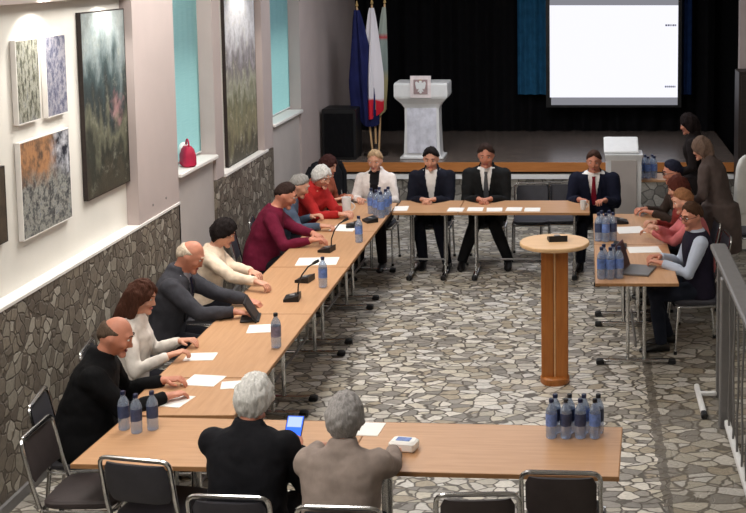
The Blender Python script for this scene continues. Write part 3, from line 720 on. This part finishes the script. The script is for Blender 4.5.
# side table with bottles behind the seated people
sd = root('side_table', 'small table with bottles behind the seated people on the right', 'table', (.86, 15.3, 0))
put('tabletop', MB().box((0, 0, .735), (.5, .5, .03), bev=.004), 'beech', sd)
for sx in (-1, 1):
    for sy in (-1, 1): put('leg', MB().box((sx*.21, sy*.21, .36), (.035, .035, .72), bev=.004), 'grey_metal', sd)
for i, (x, y) in enumerate(((.70, 15.2), (.78, 15.17), (.86, 15.2), (.75, 15.3), (.84, 15.32))):
    bottle('blue water bottle on the small side table near the white lectern', x, y, .7505, s=1.2, group='bottles on the side table')
# white covered chair and a dark chair at right edge
chair('dark empty chair behind the standing person in grey-brown coat', 1.68, 13.50, R(80), 'vinyl2')
cc = root('covered_chair', 'high-backed chair under a white cloth cover at the right edge', 'chair', (1.93, 14.75, 0), R(20))
def rrect(hx, hy, z, cy=0, n=28, amp=0):
    return [Vector((hx*math.copysign(abs(math.cos(a))**.45, math.cos(a))*(1+amp*math.sin(a*7)), cy+hy*math.copysign(abs(math.sin(a))**.45, math.sin(a))*(1+amp*math.sin(a*7)), z)) for a in [2*PI*(k+.5)/n for k in range(n)]]
WC = fabric('white_cover_cloth', (226, 224, 218), .06)
put('back_cover', MB().rings([rrect(.24, .075, .46, -.2), rrect(.245, .07, .75, -.22), rrect(.24, .06, 1.0, -.25), rrect(.21, .05, 1.10, -.26), rrect(.15, .035, 1.15, -.265)]), WC, cc)
put('seat_cover', MB().rings([rrect(.27, .27, .02, amp=.03), rrect(.255, .255, .25, amp=.02), rrect(.245, .245, .44), rrect(.235, .235, .475), rrect(.18, .18, .485)]), WC, cc)
def jacket_over(label, x, y, rz, mat, name='jacket', h=.62, w=.27):
    r = root(name, label, 'jacket', (x, y, 0), rz)
    m = MB(); rows = []
    for (z, hw, d0, d1) in ((.95, .17, -.31, -.28), (.93, .23, -.34, -.25), (.87, w, -.355, -.235), (.70, w+.01, -.35, -.215), (.45, w, -.335, -.205), (.95-h, w-.03, -.33, -.22)):
        rows.append([Vector((hw*math.copysign(abs(math.cos(a))**.6, math.cos(a)), (d0+d1)/2-(d1-d0)/2*math.sin(a)+.01*math.sin(a*4+z*9), z)) for a in [2*PI*k/28 for k in range(28)]])
    put('jacket_body', m.rings(rows), mat, r)
    for sx in (-1, 1):
        put('sleeve', MB().tube([(sx*(w-.03), -.29, .88), (sx*(w+.05), -.30, .75), (sx*(w+.06), -.30, .5), (sx*(w+.04), -.30, .34)], [.05, .058, .052, .046], 10), mat, r)
    put('collar', MB().tube([(sx*.09, -.31+.04*abs(sx), .955) for sx in (-1, -.5, 0, .5, 1)], .022, 8), mat, r)
chair('chair against the wall near the stage under a black coat', -3.0, 15.2, R(-120), 'vinyl2')
jacket_over('black coat hung over the chair near the left end of the stage', -3.0, 15.2, R(-120), fabric('black_coat_cloth', (26, 26, 30)), 'coat')

# ------------------------------------------------------------------ people
HW, HD, HH = .076, .097, .118
def head_pt(d, off=0.0):
    x, y, z = d.x*(HW+off), d.y*(HD+off), d.z*(HH+off)
    if d.z < 0:
        q = -d.z
        x *= 1-.30*q*q
        if d.y < 0: y *= 1-.38*q
        else: y *= 1-.06*q
    if d.y > 0: x *= 1-.08*d.y
    return Vector((x, y, z))
def hair_mesh(style, seed):
    """closed shell that dips under the skin away from the hair"""
    th = {'short': .017, 'crop': .008, 'fringe': .010, 'bob': .024, 'long': .022, 'puffy': .022, 'thin': .008}[style]
    def fn(d):
        az = math.atan2(d.x, d.y)     # 0 front
        a = abs(az)/PI
        if style in ('bob', 'long'): line = .52-1.5*min(1, a*1.9)**1.3
        elif style == 'puffy': line = .50-1.38*min(1, a*1.35)
        else: line = .66-.62*(min(1, a/.5)**1.6) if a < .5 else .04-.66*(a-.5)/.5
        q = d.z-line+noise.noise(Vector((d.x*5+seed, d.y*5, seed)))*.10+noise.noise(Vector((d.x*13+seed, d.y*13, d.z*5)))*.07
        if style in ('fringe',):
            q = min(q, .50-d.z+(-d.y)*.28)
        if style == 'thin': q = min(q, .98-d.z+(-d.y)*.1)
        k = max(0, min(1, (q+.04)/.30)); k = k*k*(3-2*k)
        nz = noise.noise(Vector((d.x*4+seed, d.y*4, d.z*4)))*.5+noise.noise(Vector((d.x*12+seed, d.y*12, d.z*5)))*.45
        return head_pt(d, -.014+(th*(1+nz*.8)+.014)*k)
    m = MB().ell((0, 0, 0), (1, 1, 1), None, 56, 40, fn)
    if style == 'bob':
        for sx in (-1, 1): m.tube([(sx*.066, -.02, .04), (sx*.076, -.02, -.05), (sx*.066, -.025, -.11)], [.026, .027, .014], 10, True)
        m.tube([(0, -.06, .0), (0, -.072, -.07), (0, -.065, -.12)], [.066, .054, .036], 12, True)
    if style == 'long':
        for sx in (-1, 0, 1): m.tube([(sx*.05, -.05, .02), (sx*.065, -.075, -.10), (sx*.07, -.10, -.22), (sx*.06, -.105, -.32)], [.055, .056, .05, .03], 12, True)
        for sx in (-1, 1): m.tube([(sx*.07, .0, .03), (sx*.085, -.0, -.08), (sx*.085, -.02, -.2)], [.03, .034, .022], 10, True)
    if style in ('bob', 'long'):
        me = remesh(m, .008, 3)
        for v in me.vertices:
            q = v.co; v.co = q+v.normal*(noise.noise(Vector((q.x*60+seed, q.y*60, q.z*9)))*.007+noise.noise(Vector((q.x*20+seed, q.y*20, q.z*7)))*.008)
        return me
    me = m.mesh('hair'); fixn(me); return me
def hair_mat(name, rgb):
    if name in _mc: return _mc[name]
    t = NT(name); v = t.coord(scale=(30, 30, 8)); c = srgb(rgb); n1 = t.noise(v, 3, 4)
    col = t.ramp(n1, [(.3, tuple(x*.72 for x in c[:3])+(1,)), (.7, tuple(min(1, x*1.15) for x in c[:3])+(1,))])
    t.pbsdf(col, .75, 0, .12, bump=n1, bstr=.7, bdist=.01); _mc[name] = t.m; return t.m
SECT = [(-.10, .165, .10), (-.04, .185, .125), (.04, .175, .122), (.12, .160, .112), (.22, .162, .112), (.32, .178, .118), (.40, .186, .116), (.455, .180, .10), (.495, .148, .084), (.525, .088, .068), (.545, .060, .057)]
def person(label, px, heading, lean=8, hair=('short', 'hair_dark', (40, 32, 28)), skin='skin', top=('jacket', (20, 20, 24)), shirt=None, tie=None, vest=None,
           trousers=(28, 28, 34), shoes=(20, 18, 18), hands=None, hyaw=0, hpitch=12, scale=1.0, fat=1.0, stand=False, roll=0, knees=.40, glasses=False, chair_uph='vinyl2', chair_label=None,
           feet=None, at=None, xroot=None, yroot=None, chair_at=None, skirt=None, curl=24, female=False, broad=1.0):
    k = scale
    hipz = .535 if not stand else .93*k
    # spine
    def ang(uu): return R(lean)*(.45+.75*max(0, min(1, uu/.5)))
    pts = {}; cur = Vector((0, 0, hipz)); du = .005; uu = 0
    spine = [(0, cur.copy())]
    while uu < .60:
        a = ang(uu); cur = cur+Vector((math.sin(R(roll))*.8, math.sin(a), math.cos(a)))*du*k; uu += du; spine.append((uu, cur.copy()))
    def sp(uu):
        if uu <= 0: return Vector((0, 0, hipz))+Vector((0, math.sin(ang(0)), math.cos(ang(0))))*uu*k
        return spine[min(len(spine)-1, int(round(uu/du)))][1]
    def fr(uu):
        a = ang(uu); return Vector((0, math.sin(a), math.cos(a))), Vector((0, math.cos(a), -math.sin(a)))
    wf = (.93 if female else 1.0)*broad
    def torso(mb, off, u0=-.10, u1=.545, seg=26, extra=None):
        rs = []
        for (uu, hw, hd) in SECT:
            if uu < u0-1e-6 or uu > u1+1e-6: continue
            t_, f_ = fr(uu); c = sp(uu)
            b = 0
            if fat > 1 and uu < .34: b = (fat-1)*.16*(1-abs(uu-.12)/.26) if abs(uu-.12) < .26 else 0
            bust = .022 if (female and .24 < uu < .42) else 0
            h1 = (hw*wf*k+off+b*.6); h2 = hd*k+off+b
            ring = []
            for j in range(seg):
                th = 2*PI*j/seg; cx, sy = math.cos(th), math.sin(th)
                e = .82
                x = math.copysign(abs(cx)**e, cx)*h1; y = math.copysign(abs(sy)**e, sy)*(h2+(bust+b*.6 if sy > 0 else 0))
                ring.append(c+Vector((x, 0, 0))+f_*y)
            rs.append(ring)
        mb.rings(rs)
    # head
    t_, f_ = fr(.52); nb = sp(.52)
    hrot = (Matrix.Rotation(R(hyaw), 3, 'Z') @ Matrix.Rotation(R(-hpitch), 3, 'X'))
    hc = nb+t_*.042*k+(hrot @ Vector((0, .022, .104)))*k
    # place: head centre seen at px
    rz = R(heading); RZ = Matrix.Rotation(rz, 3, 'Z')
    if at is not None: loc = Vector((at[0], at[1], 0))
    elif yroot is not None: off = RZ @ hc; wp = on_y(px[0], px[1], yroot+off.y); loc = Vector((wp.x-off.x, yroot, 0))
    elif xroot is not None: off = RZ @ hc; wp = on_z(px[0], px[1], hc.z); loc = Vector((xroot, wp.y-off.y, 0))
    else:
        wp = on_z(px[0], px[1], hc.z); off = RZ @ hc; loc = Vector((wp.x-off.x, wp.y-off.y, 0))
    r = root('person', label, 'person', loc, rz)
    IR = RZ.transposed()
    # arms
    arms = []
    for si, sx in ((0, -1), (1, 1)):
        S = sp(.445)+Vector((sx*.178*k*wf, 0, 0))
        T = (hands or {}).get('L' if sx < 0 else 'R')
        if T is None: T = (sx*.13, .36, .79)
        if len(T) == 4: T = IR @ (Vector(T[:3])-loc)      # given in room coordinates
        else: T = Vector(T)
        la, lb = .285*k, .255*k
        d = T-S; L = min(d.length, la+lb-.01); dn = d.normalized(); Tt = S+dn*L
        cosA = (la*la+L*L-lb*lb)/(2*la*L); cosA = max(-1, min(1, cosA)); h = la*math.sin(math.acos(cosA))
        pole = Vector((sx*.5, -.30, -1.0)); pole = (pole-dn*pole.dot(dn)).normalized()
        E = S+dn*la*cosA+pole*h
        arms.append((sx, S, E, Tt))
    # legs
    legs = []
    for sx in (-1, 1):
        hip = Vector((sx*.092*k, 0, hipz-.0))
        if stand:
            F = Vector((sx*.11, .0+.03*sx, .09)); K = (hip+F)/2+Vector((0, .02, 0))
        else:
            K = Vector((sx*(.11+.03*(knees-.4)*10), .41*k, .505)); fx, fy = (feet or {}).get('L' if sx < 0 else 'R', (sx*.13, knees))
            F = Vector((fx, fy, .09))
        legs.append((sx, hip, K, F))
    AR = (.056*wf*k, .050*wf*k, .041*wf*k, .036*wf*k, .027*wf*k)
    def arm_tube(mb, S, E, W, off, cut=1.0):
        Wc = E+(W-E)*cut
        mb.tube([S+(Vector((0, 0, .01))), S+(E-S)*.5, E, E+(Wc-E)*.4, Wc], [AR[0]+off, AR[1]+off, AR[2]+off, AR[3]+off+.002, AR[4]+off], 12)
        mb.ell(S, (AR[0]+off,)*3, None, 12, 8); mb.ell(E, (AR[2]+off,)*3, None, 12, 8)
    def leg_tube(mb, hip, K, F, off, cut=1.0):
        Fc = K+(F-K)*cut
        mb.tube([hip, hip+(K-hip)*.5, K, K+(Fc-K)*.35, Fc], [.088*k+off, .075*k+off, .056*k+off, .054*k+off, .040*k+off], 12)
        mb.ell(K, (.056*k+off,)*3, None, 12, 8); mb.ell(hip, (.09*k+off,)*3, None, 12, 8)
    b = MB(); torso(b, 0)
    b.tube([sp(.49), nb+t_*.03*k, nb+t_*.07*k+(hrot @ Vector((0, .012, .03)))], [.066*k, .054*k*wf, .055*k*wf], 14)
    b.ell(hc, (1, 1, 1), None, 28, 20, lambda d: (hrot @ head_pt(d))*k)
    def H(v): return hc+(hrot @ Vector(v))*k
    b.tube([H((0, .088, .018)), H((0, .101, -.012)), H((0, .107, -.028)), H((0, .093, -.038))], [.008*k, .010*k, .0135*k, .010*k], 8, True)   # nose
    b.ell(H((0, .078, -.094)), (.030*k, .024*k, .022*k)); b.tube([H((-.045, .078, .034)), H((0, .09, .032)), H((.045, .078, .034))], .011*k, 8, True)
    for sx in (-1, 1):
        b.ell(H((sx*.040, .068, -.022)), (.026*k, .022*k, .022*k)); b.ell(H((sx*.078, -.006, -.006)), (.011*k, .02*k, .032*k))
    hp = MB()
    for sx, S, E, W in arms:
        arm_tube(b, S, E, W, 0)
        d = (W-E).normalized(); d = (d+Vector((0, 0, -.15))).normalized() if not stand else d
        n0 = Vector((0, 0, -1)) if abs(d.z) < .8 else Vector((-sx, 0, 0))
        uax = d.cross(n0).normalized(); nrm = uax.cross(d).normalized()
        if nrm.dot(n0) < 0: nrm = -nrm
        inner = uax if uax.x*sx < 0 else -uax
        rs = []
        for (q, hw_, ht) in ((-.02, .027, .022), (.02, .036, .019), (.06, .042, .016), (.09, .040, .013), (.098, .034, .010)):
            c = W+d*q*k; rs.append([c+uax*(hw_*k*math.cos(2*PI*j/14))+nrm*(ht*k*math.sin(2*PI*j/14)) for j in range(14)])
        b.rings(rs)
        for fi, (o_, ln) in enumerate(((.030, .066), (.011, .078), (-.009, .073), (-.028, .058))):
            p = W+d*.086*k+inner*o_*k; pp = [p]; a = R(6)
            for q in (.46, .31, .23):
                a += R(curl+fi*3); dd = d*math.cos(a)+nrm*math.sin(a)
                p = p+dd*ln*q*k; pp.append(p)
            hp.tube(pp, [.0095*k, .0088*k, .008*k, .0065*k], 8, True)
        p = W+d*.022*k+inner*.026*k; dd = (d*.62+inner*.72+nrm*.25).normalized(); p2 = p+dd*.04*k; p3 = p2+(d*.9+inner*.25+nrm*.3).normalized()*.034*k
        hp.tube([p, p2, p3], [.0135*k, .0112*k, .0085*k], 8, True)
    for sx, hip, K, F in legs:
        leg_tube(b, hip, K, F, 0)
        b.tube([F, F+Vector((0, .05, -.045)), F+Vector((0, .14, -.06))], [.030*k, .024*k, .016*k], 10, True)
    body = merge(remesh(b, .011*k, 2), hp)
    put('body', body, skin, r)
    # face
    for sx in (-1, 1):
        e = put('eye', MB().ell(H((sx*.031, .0815, .012)), (.0135*k, .010*k, .0085*k), hrot, 10, 8), 'eye_white', r)
        put('iris', MB().ell(H((sx*.031, .0895, .012)), (.0062*k, .004*k, .0062*k), hrot, 8, 6), 'iris', e)
        put('eyebrow', MB().tube([H((sx*.014, .098, .036)), H((sx*.032, .095, .042)), H((sx*.05, .082, .036))], [.0035, .0045, .003], 6), hair_mat(hair[1], hair[2]), r)
    put('lips', MB().ell(H((0, .0905, -.062)), (.024*k, .008*k, .0075*k), hrot, 10, 6), 'lips', r)
    if glasses:
        g = MB()
        for sx in (-1, 1):
            g.tube([H((sx*.032+.024*math.cos(2*PI*j/14), .102, .010+.018*math.sin(2*PI*j/14))) for j in range(15)], .0028, 5)
            g.tube([H((sx*.056, .10, .014)), H((sx*.08, .06, .014)), H((sx*.083, .0, .01))], .0025, 5)
        g.tube([H((-.009, .103, .012)), H((.009, .103, .012))], .0025, 5); put('glasses', g, 'black', r)
    hm = hair_mesh(hair[0], px[0]*.13); hm.transform(Matrix.Translation(hc) @ (hrot.to_4x4()) @ Matrix.Scale(k, 4)); put('hair', hm, hair_mat(hair[1], hair[2]), r)
    # clothes
    cname, ccol = top[0], top[1]; cm = top[2] if len(top) > 2 else fabric(cname+'_%d_%d_%d' % ccol, ccol)
    off = .016 if cname in ('jacket', 'coat', 'suit_jacket') else .011
    cl = MB(); u0 = -.10
    torso(cl, off, u0, .527)
    for sx, S, E, W in arms: arm_tube(cl, S, E, W, off+.002, .95 if cname != 'tee' else .5)
    if cname in ('coat', 'dress'):
        z1 = .42 if stand else .40
        if stand: cl.tube([Vector((0, 0, hipz+.05)), Vector((0, 0, hipz-.15)), Vector((0, .01, .45))], [.19, .22, .24], 20)
    cl.tube([sp(.485)+fr(.49)[1]*-.005, sp(.545)+fr(.5)[1]*-.012], [.090*k, .076*k], 16)
    if cname in ('jacket', 'suit_jacket', 'coat'): cl.tube([sp(.50)+fr(.5)[1]*-.012, sp(.575)+fr(.5)[1]*-.016], [.092*k, .074*k], 16)
    cme = remesh(cl, .012, 9)
    for v in cme.vertices:
        q = v.co; n_ = noise.noise(Vector((q.x*9+px[0], q.y*9, q.z*12)))*.008+noise.noise(Vector((q.x*22, q.y*22+px[1], q.z*26)))*.004
        v.co = q+v.normal*n_
    def chest(q):       # torso coordinates of a point
        best = min(spine, key=lambda sv: (sv[1]-q).length_squared); t2, f2 = fr(best[0]); return best[0], q.x, (q-best[1]).dot(f2)
    if shirt or vest:
        import bmesh
        bm = bmesh.new(); bm.from_mesh(cme); kill = []
        vlo, vhi, vw = (.17, .50, .056) if not vest else (.30, .52, .05)
        if female and cname == 'jacket': vlo, vw = .10, .045
        for f in bm.faces:
            q = f.calc_center_median()
            if abs(q.x) > .1 or q.z > hc.z: continue
            uu, x, y = chest(q)
            if y > .02 and vlo < uu and abs(x) < vw*(min(uu, vhi)-vlo)/(vhi-vlo)+.012: kill.append(f)
        bmesh.ops.delete(bm, geom=kill, context='FACES'); bm.to_mesh(cme); bm.free()
        s_ = MB(); torso(s_, .007, .0, .545); s_.tube([sp(.50), sp(.54)], [.072*k, .064*k], 16)
        if vest:
            for sx, S, E, W in arms: arm_tube(s_, S, E, W, .012, .96)
        put('shirt', remesh(s_, .010, 3), fabric('shirt_%d_%d_%d' % (vest or shirt), vest or shirt, .06, .25), r)
    if vest:    # sleeveless outer: rebuild without arms
        cl = MB(); torso(cl, .018, -.10, .527)
        cme2 = remesh(cl, .012, 3); put('vest', cme2, cm, r); bpy.data.meshes.remove(cme)
    else: put(cname, cme, cm, r)
    if shirt and cname == 'suit_jacket':      # lapels along the opening
        for sx in (-1, 1):
            m = MB(); rows = []
            for j in range(9):
                uu = .17+.32*j/8; t2, f2 = fr(uu); w0 = .054*(uu-.16)/.34+.012; wd = .012+.035*math.sin(PI*min(1, (j+1.5)/9))
                hd = [s for s in SECT if s[0] <= uu+1e-6][-1]
                nx = [s for s in SECT if s[0] > uu][0]; q = (uu-hd[0])/(nx[0]-hd[0]); hwu = hd[1]+(nx[1]-hd[1])*q; hdu = hd[2]+(nx[2]-hd[2])*q
                def sf(x, o): return sp(uu)+Vector((x, 0, 0))+f2*((hdu*k+o)*max(.05, 1-min(.98, abs(x)/(hwu*k+o))**2.4)**.42)
                rows.append([sf(sx*w0, .020), sf(sx*(w0+wd), .022), sf(sx*(w0+wd), .030), sf(sx*w0, .029)])
            put('lapel', m.rings(rows), cm, r)
    if tie:
        m = MB(); rows = []
        for j in range(12):
            uu = .51-.34*j/11; t2, f2 = fr(uu)
            hd = [s for s in SECT if s[0] <= uu+1e-6][-1]; nx = [s for s in SECT if s[0] > uu][0]; q = (uu-hd[0])/(nx[0]-hd[0]); hdu = (hd[2]+(nx[2]-hd[2])*q)*k
            w_ = (.02 if j < 1 else .015) if j < 2 else .014+.024*j/11
            c = sp(uu)+f2*(hdu+.011)
            rows.append([c+Vector((-w_, 0, 0)), c+Vector((w_, 0, 0)), c+Vector((w_, 0, 0))+f2*.010, c+f2*.014, c+Vector((-w_, 0, 0))+f2*.010])
        put('tie', m.rings(rows), fabric('tie_%d_%d_%d' % tie, tie, .1, .1), r)
    tr = MB(); torso(tr, .010, -.10, .04)
    for sx, hip, K, F in legs: leg_tube(tr, hip, K, F, .013, 1.04)
    put('trousers', remesh(tr, .013, 3), fabric('trousers_%d_%d_%d' % trousers, trousers), r)
    for sx, hip, K, F in legs:
        m = MB(); c = Vector((F.x, F.y, 0))
        rs = []
        for (q, hw_, z1) in ((-.075, .026, .07), (-.06, .036, .085), (0, .04, .10), (.06, .043, .08), (.12, .046, .058), (.17, .04, .045), (.195, .022, .032)):
            rs.append([c+Vector((hw_*math.cos(2*PI*j/14), q, .004+(z1-.004)*(.5+.5*math.sin(2*PI*j/14)))) for j in range(14)])
        put('shoe', m.rings(rs), plain('shoe_%d' % shoes[0], shoes, .4), r)
    if not stand and chair_label:
        cpos = Vector((chair_at[0], chair_at[1], 0)) if chair_at else loc+RZ @ Vector((0, .045, 0)); chair(chair_label, cpos.x, cpos.y, rz, chair_uph)
    return r, loc, arms, RZ
WHITE = (232, 230, 228)
def wpt(x, y, z=.80): p = on_z(x, y, z); return (p.x, p.y, p.z, 1)
# left run, near to far
person('bald person in black clothing leaning on the near left table', (115, 336), -80, 18, ('fringe', 'hair_greybrown', (92, 76, 64)), 'skin2', ('jacket', (16, 16, 18)), hands={'R': wpt(168, 396, .79), 'L': wpt(165, 380, .79)}, hpitch=22, fat=1.25, scale=1.02, chair_label='chair under the bald person in black')
person('person with long brown hair in white blouse', (141, 297), -80, 10, ('long', 'hair_brown', (74, 46, 36)), 'skin', ('blouse', (222, 214, 206)), hands={'R': wpt(170, 355, .80)}, hpitch=15, hyaw=-12, scale=.95, fat=1.12, female=True, chair_label='chair under the person with long brown hair')
person('elderly man in dark grey suit bent over a tablet', (190, 256), -85, 16, ('fringe', 'hair_whiteblond', (206, 190, 170)), 'skin2', ('suit_jacket', (62, 62, 68)), shirt=(150, 150, 160), tie=(36, 32, 52), hands={'R': wpt(236, 312, .80), 'L': wpt(248, 300, .80)}, hpitch=28, scale=1.04, chair_label='chair under the elderly man in grey suit')
person('person with short black hair in cream blouse', (223, 233), -80, 16, ('puffy', 'hair_black', (30, 24, 24)), 'skin', ('blouse', (228, 208, 186)), hands={'R': wpt(262, 284, .82), 'L': wpt(268, 280, .82)}, hpitch=22, hyaw=-5, scale=.97, fat=1.12, female=True, chair_label='chair under the person in cream blouse')
person('man with cropped dark hair in burgundy sweater', (285, 195), -80, 22, ('crop', 'hair_darkbrown', (52, 38, 34)), 'skin2', ('sweater', (104, 26, 50)), hands={'R': wpt(312, 240, .82), 'L': wpt(318, 236, .82)}, hpitch=26, scale=1.06, fat=1.2, chair_label='chair under the man in burgundy sweater')
person('grey-haired person in slate blue shirt behind the burgundy sweater', (299, 186), -80, 22, ('short', 'hair_grey', (150, 146, 142)), 'skin', ('shirt', (74, 86, 104)), hands={'R': wpt(322, 226, .80)}, hpitch=25, scale=.98, chair_label='chair under the person in slate blue shirt')
person('white-haired person in red jacket', (319, 177), -112, 27, ('puffy', 'hair_white', (214, 212, 208)), 'skin', ('jacket', (172, 42, 42)), hands={'R': wpt(340, 214, .80), 'L': wpt(346, 211, .80)}, hpitch=18, hyaw=-10, scale=1.0, female=True, fat=1.1, xroot=-3.06, chair_label='chair under the white-haired person in red')
person('dark-haired person in rust-brown top beyond the person in red', (329, 166), -110, 20, ('puffy', 'hair_auburn', (58, 32, 30)), 'skin', ('blouse', (158, 88, 66)), hpitch=16, scale=.97, female=True, xroot=-3.08, chair_label='chair under the dark-haired person in rust-brown')
# far side
person('blonde person in white jacket over black top', (375, 160), 178, 4, ('short', 'hair_blonde', (180, 152, 120)), 'skin', ('jacket', (226, 218, 214)), shirt=(26, 24, 26), trousers=(36, 30, 32), hpitch=14, scale=.98, female=True, yroot=13.98, chair_label='chair under the person in white jacket')
person('man in navy suit and open white shirt with dark hair', (431, 160), 180, 13, ('short', 'hair_black', (30, 24, 24)), 'skin', ('suit_jacket', (24, 26, 38)), shirt=WHITE, trousers=(24, 26, 36), hands={'L': (-.05, .40, .79), 'R': (.07, .40, .79)}, hpitch=16, feet={'L': (-.20, .46), 'R': (.08, .34)}, scale=1.05, broad=1.03, yroot=14.0, chair_label='chair under the man in open white shirt')
person('man in black suit with grey tie at the far table', (486, 156), 180, 11, ('short', 'hair_darkbrown', (52, 38, 34)), 'skin2', ('suit_jacket', (28, 29, 30)), shirt=WHITE, tie=(78, 80, 84), trousers=(28, 28, 30), hands={'L': (-.06, .40, .79), 'R': (.06, .41, .79)}, hpitch=14, feet={'L': (-.26, .36), 'R': (.26, .38)}, scale=1.09, broad=1.04, yroot=14.02, chair_label='chair under the man in black suit and grey tie')
person('man in navy suit with red tie', (594, 161), 175, 13, ('short', 'hair_brown2', (66, 46, 38)), 'skin2', ('suit_jacket', (22, 25, 42)), shirt=WHITE, tie=(120, 24, 40), trousers=(24, 26, 36), hands={'R': (.14, .40, .79), 'L': (-.14, .42, .79)}, hpitch=12, scale=1.0, broad=1.16, yroot=13.98, chair_label='chair under the man with red tie')
# right run, far to near
person('dark-haired person with glasses in dark brown top at the far right corner', (667, 163), 100, 14, ('short', 'hair_bluedark', (36, 38, 54)), 'skin2', ('sweater', (58, 46, 40)), hpitch=14, scale=1.04, at=(1.10, 13.0), hands={'L': (-.1, .42, .80), 'R': (.1, .45, .80)}, glasses=True, chair_label='chair under the person in dark brown top')
person('person with reddish brown hair in dark red sweater', (678, 188), 96, 12, ('bob', 'hair_redbrown', (84, 42, 34)), 'skin', ('sweater', (120, 42, 38)), hpitch=16, scale=.97, female=True, chair_label='chair under the person in dark red sweater')
person('person with light brown hair in pink sweater', (683, 201), 95, 16, ('short', 'hair_ginger', (150, 104, 72)), 'skin', ('sweater', (188, 104, 106)), hands={'L': wpt(652, 232, .84), 'R': wpt(656, 228, .92)}, hpitch=20, scale=.97, female=True, chair_label='chair under the person in pink sweater')
person('bearded man in dark vest over light blue shirt at the laptop', (692, 216), 96, 4, ('short', 'hair_brown3', (72, 50, 36)), 'skin2', ('jacket', (30, 26, 40)), vest=(176, 184, 200), trousers=(34, 38, 50), hands={'L': (.0-.12, .36, .80), 'R': (.12, .34, .80)}, hpitch=14, hyaw=28, scale=1.0, feet={'L': (-.12, .36), 'R': (.10, .26)}, glasses=True, chair_label='chair under the man in dark vest')
# standing
person('standing person in long grey-brown coat, back turned', (701, 150), 62, 20, ('bob', 'hair_lightbrown', (112, 92, 80)), 'skin', ('coat', (88, 76, 72)), stand=True, at=(1.40, 12.62), hands={'L': (-.22, .3, .92), 'R': (.25, .2, .86)}, hpitch=18, scale=.96, trousers=(44, 40, 40), female=True)
person('standing person in black with dark hair beside the grey-brown coat', (692, 128), 75, 10, ('bob', 'hair_black2', (30, 22, 22)), 'skin2', ('coat', (30, 24, 24)), stand=True, at=(1.33, 14.2), hands={'L': (-.2, .25, .98), 'R': (.25, .1, .88)}, hpitch=14, scale=.98, trousers=(26, 24, 26), female=True)
# front, from behind
r18 = person('white-haired man in black suit seen from behind, phone in hand', (254, 399), -4, 11, ('puffy', 'hair_white', (214, 212, 208)), 'skin2', ('suit_jacket', (26, 26, 30)), hands={'R': wpt(298, 447, .84), 'L': wpt(232, 440, .79)}, hpitch=12, hyaw=-12, fat=1.15, scale=1.0, broad=1.06, chair_at=(-1.73, 6.12), chair_label='chair under the white-haired man in black suit', chair_uph='vinyl2')
r19 = person('grey-haired person in beige jacket seen from behind', (345, 418), -3, 14, ('puffy', 'hair_grey2', (158, 154, 152)), 'skin', ('jacket', (146, 132, 124)), hands={'R': wpt(396, 450, .80), 'L': wpt(322, 440, .79)}, hpitch=8, fat=1.25, scale=.98, broad=1.08, female=True, chair_at=(-1.17, 6.0), chair_label='chair under the grey-haired person in beige jacket', chair_uph='vinyl2')
# phone held by the white-haired man
sx, S, E, W = r18[2][1]; q = r18[1]+r18[3] @ (W+(W-E).normalized()*.10*1.1)
ph = root('phone', 'lit phone with blue screen held by the white-haired man', 'phone', (q.x-.005, q.y+.0, q.z-.005), R(-6))
rot = Matrix.Rotation(R(-38), 4, 'X')
for n_, c_, d_, mt in (('case', (0, 0, .03), (.095, .010, .125), 'black'), ('screen', (0, -.0062, .03), (.088, .002, .115), 'phone_screen'), ('bright_area', (.0, -.0078, .055), (.078, .0014, .056), 'phone_screen_white')):
    me = MB().box(c_, d_).mesh(n_); me.transform(rot); fixn(me); put(n_, me, mt, ph, sm=False)

# ------------------------------------------------------------------ light
W_ = bpy.data.worlds.new('daylight'); SC.world = W_; W_.use_nodes = True
bg = W_.node_tree.nodes['Background']; bg.inputs[0].default_value = (.62, .78, .95, 1); bg.inputs[1].default_value = .35
def area(x, y, z, sx, sy, e, col=(1, .96, .9)):
    l = bpy.data.lights.new('ceiling_light', 'AREA'); l.shape = 'RECTANGLE'; l.size = sx; l.size_y = sy; l.energy = e; l.color = col
    o = bpy.data.objects.new('ceiling_light', l); C.objects.link(o); o.location = (x, y, z); return o
area(-2.4, 4.5, 4.25, 1.2, 3.0, 132)
area(-2.4, 10.0, 4.25, 1.2, 3.2, 165)
area(1.2, 8.0, 4.25, 1.2, 3.2, 45)
area(-.9, 14.6, 4.25, 2.6, 1.4, 110, (.93, .95, 1))
sl = bpy.data.lights.new('sun', 'SUN'); sl.energy = 5.0; sl.angle = R(16); sl.color = (1, .97, .9)
so = bpy.data.objects.new('sun', sl); C.objects.link(so); so.rotation_euler = Vector((.62, .1, -.8)).to_track_quat('-Z', 'Y').to_euler()
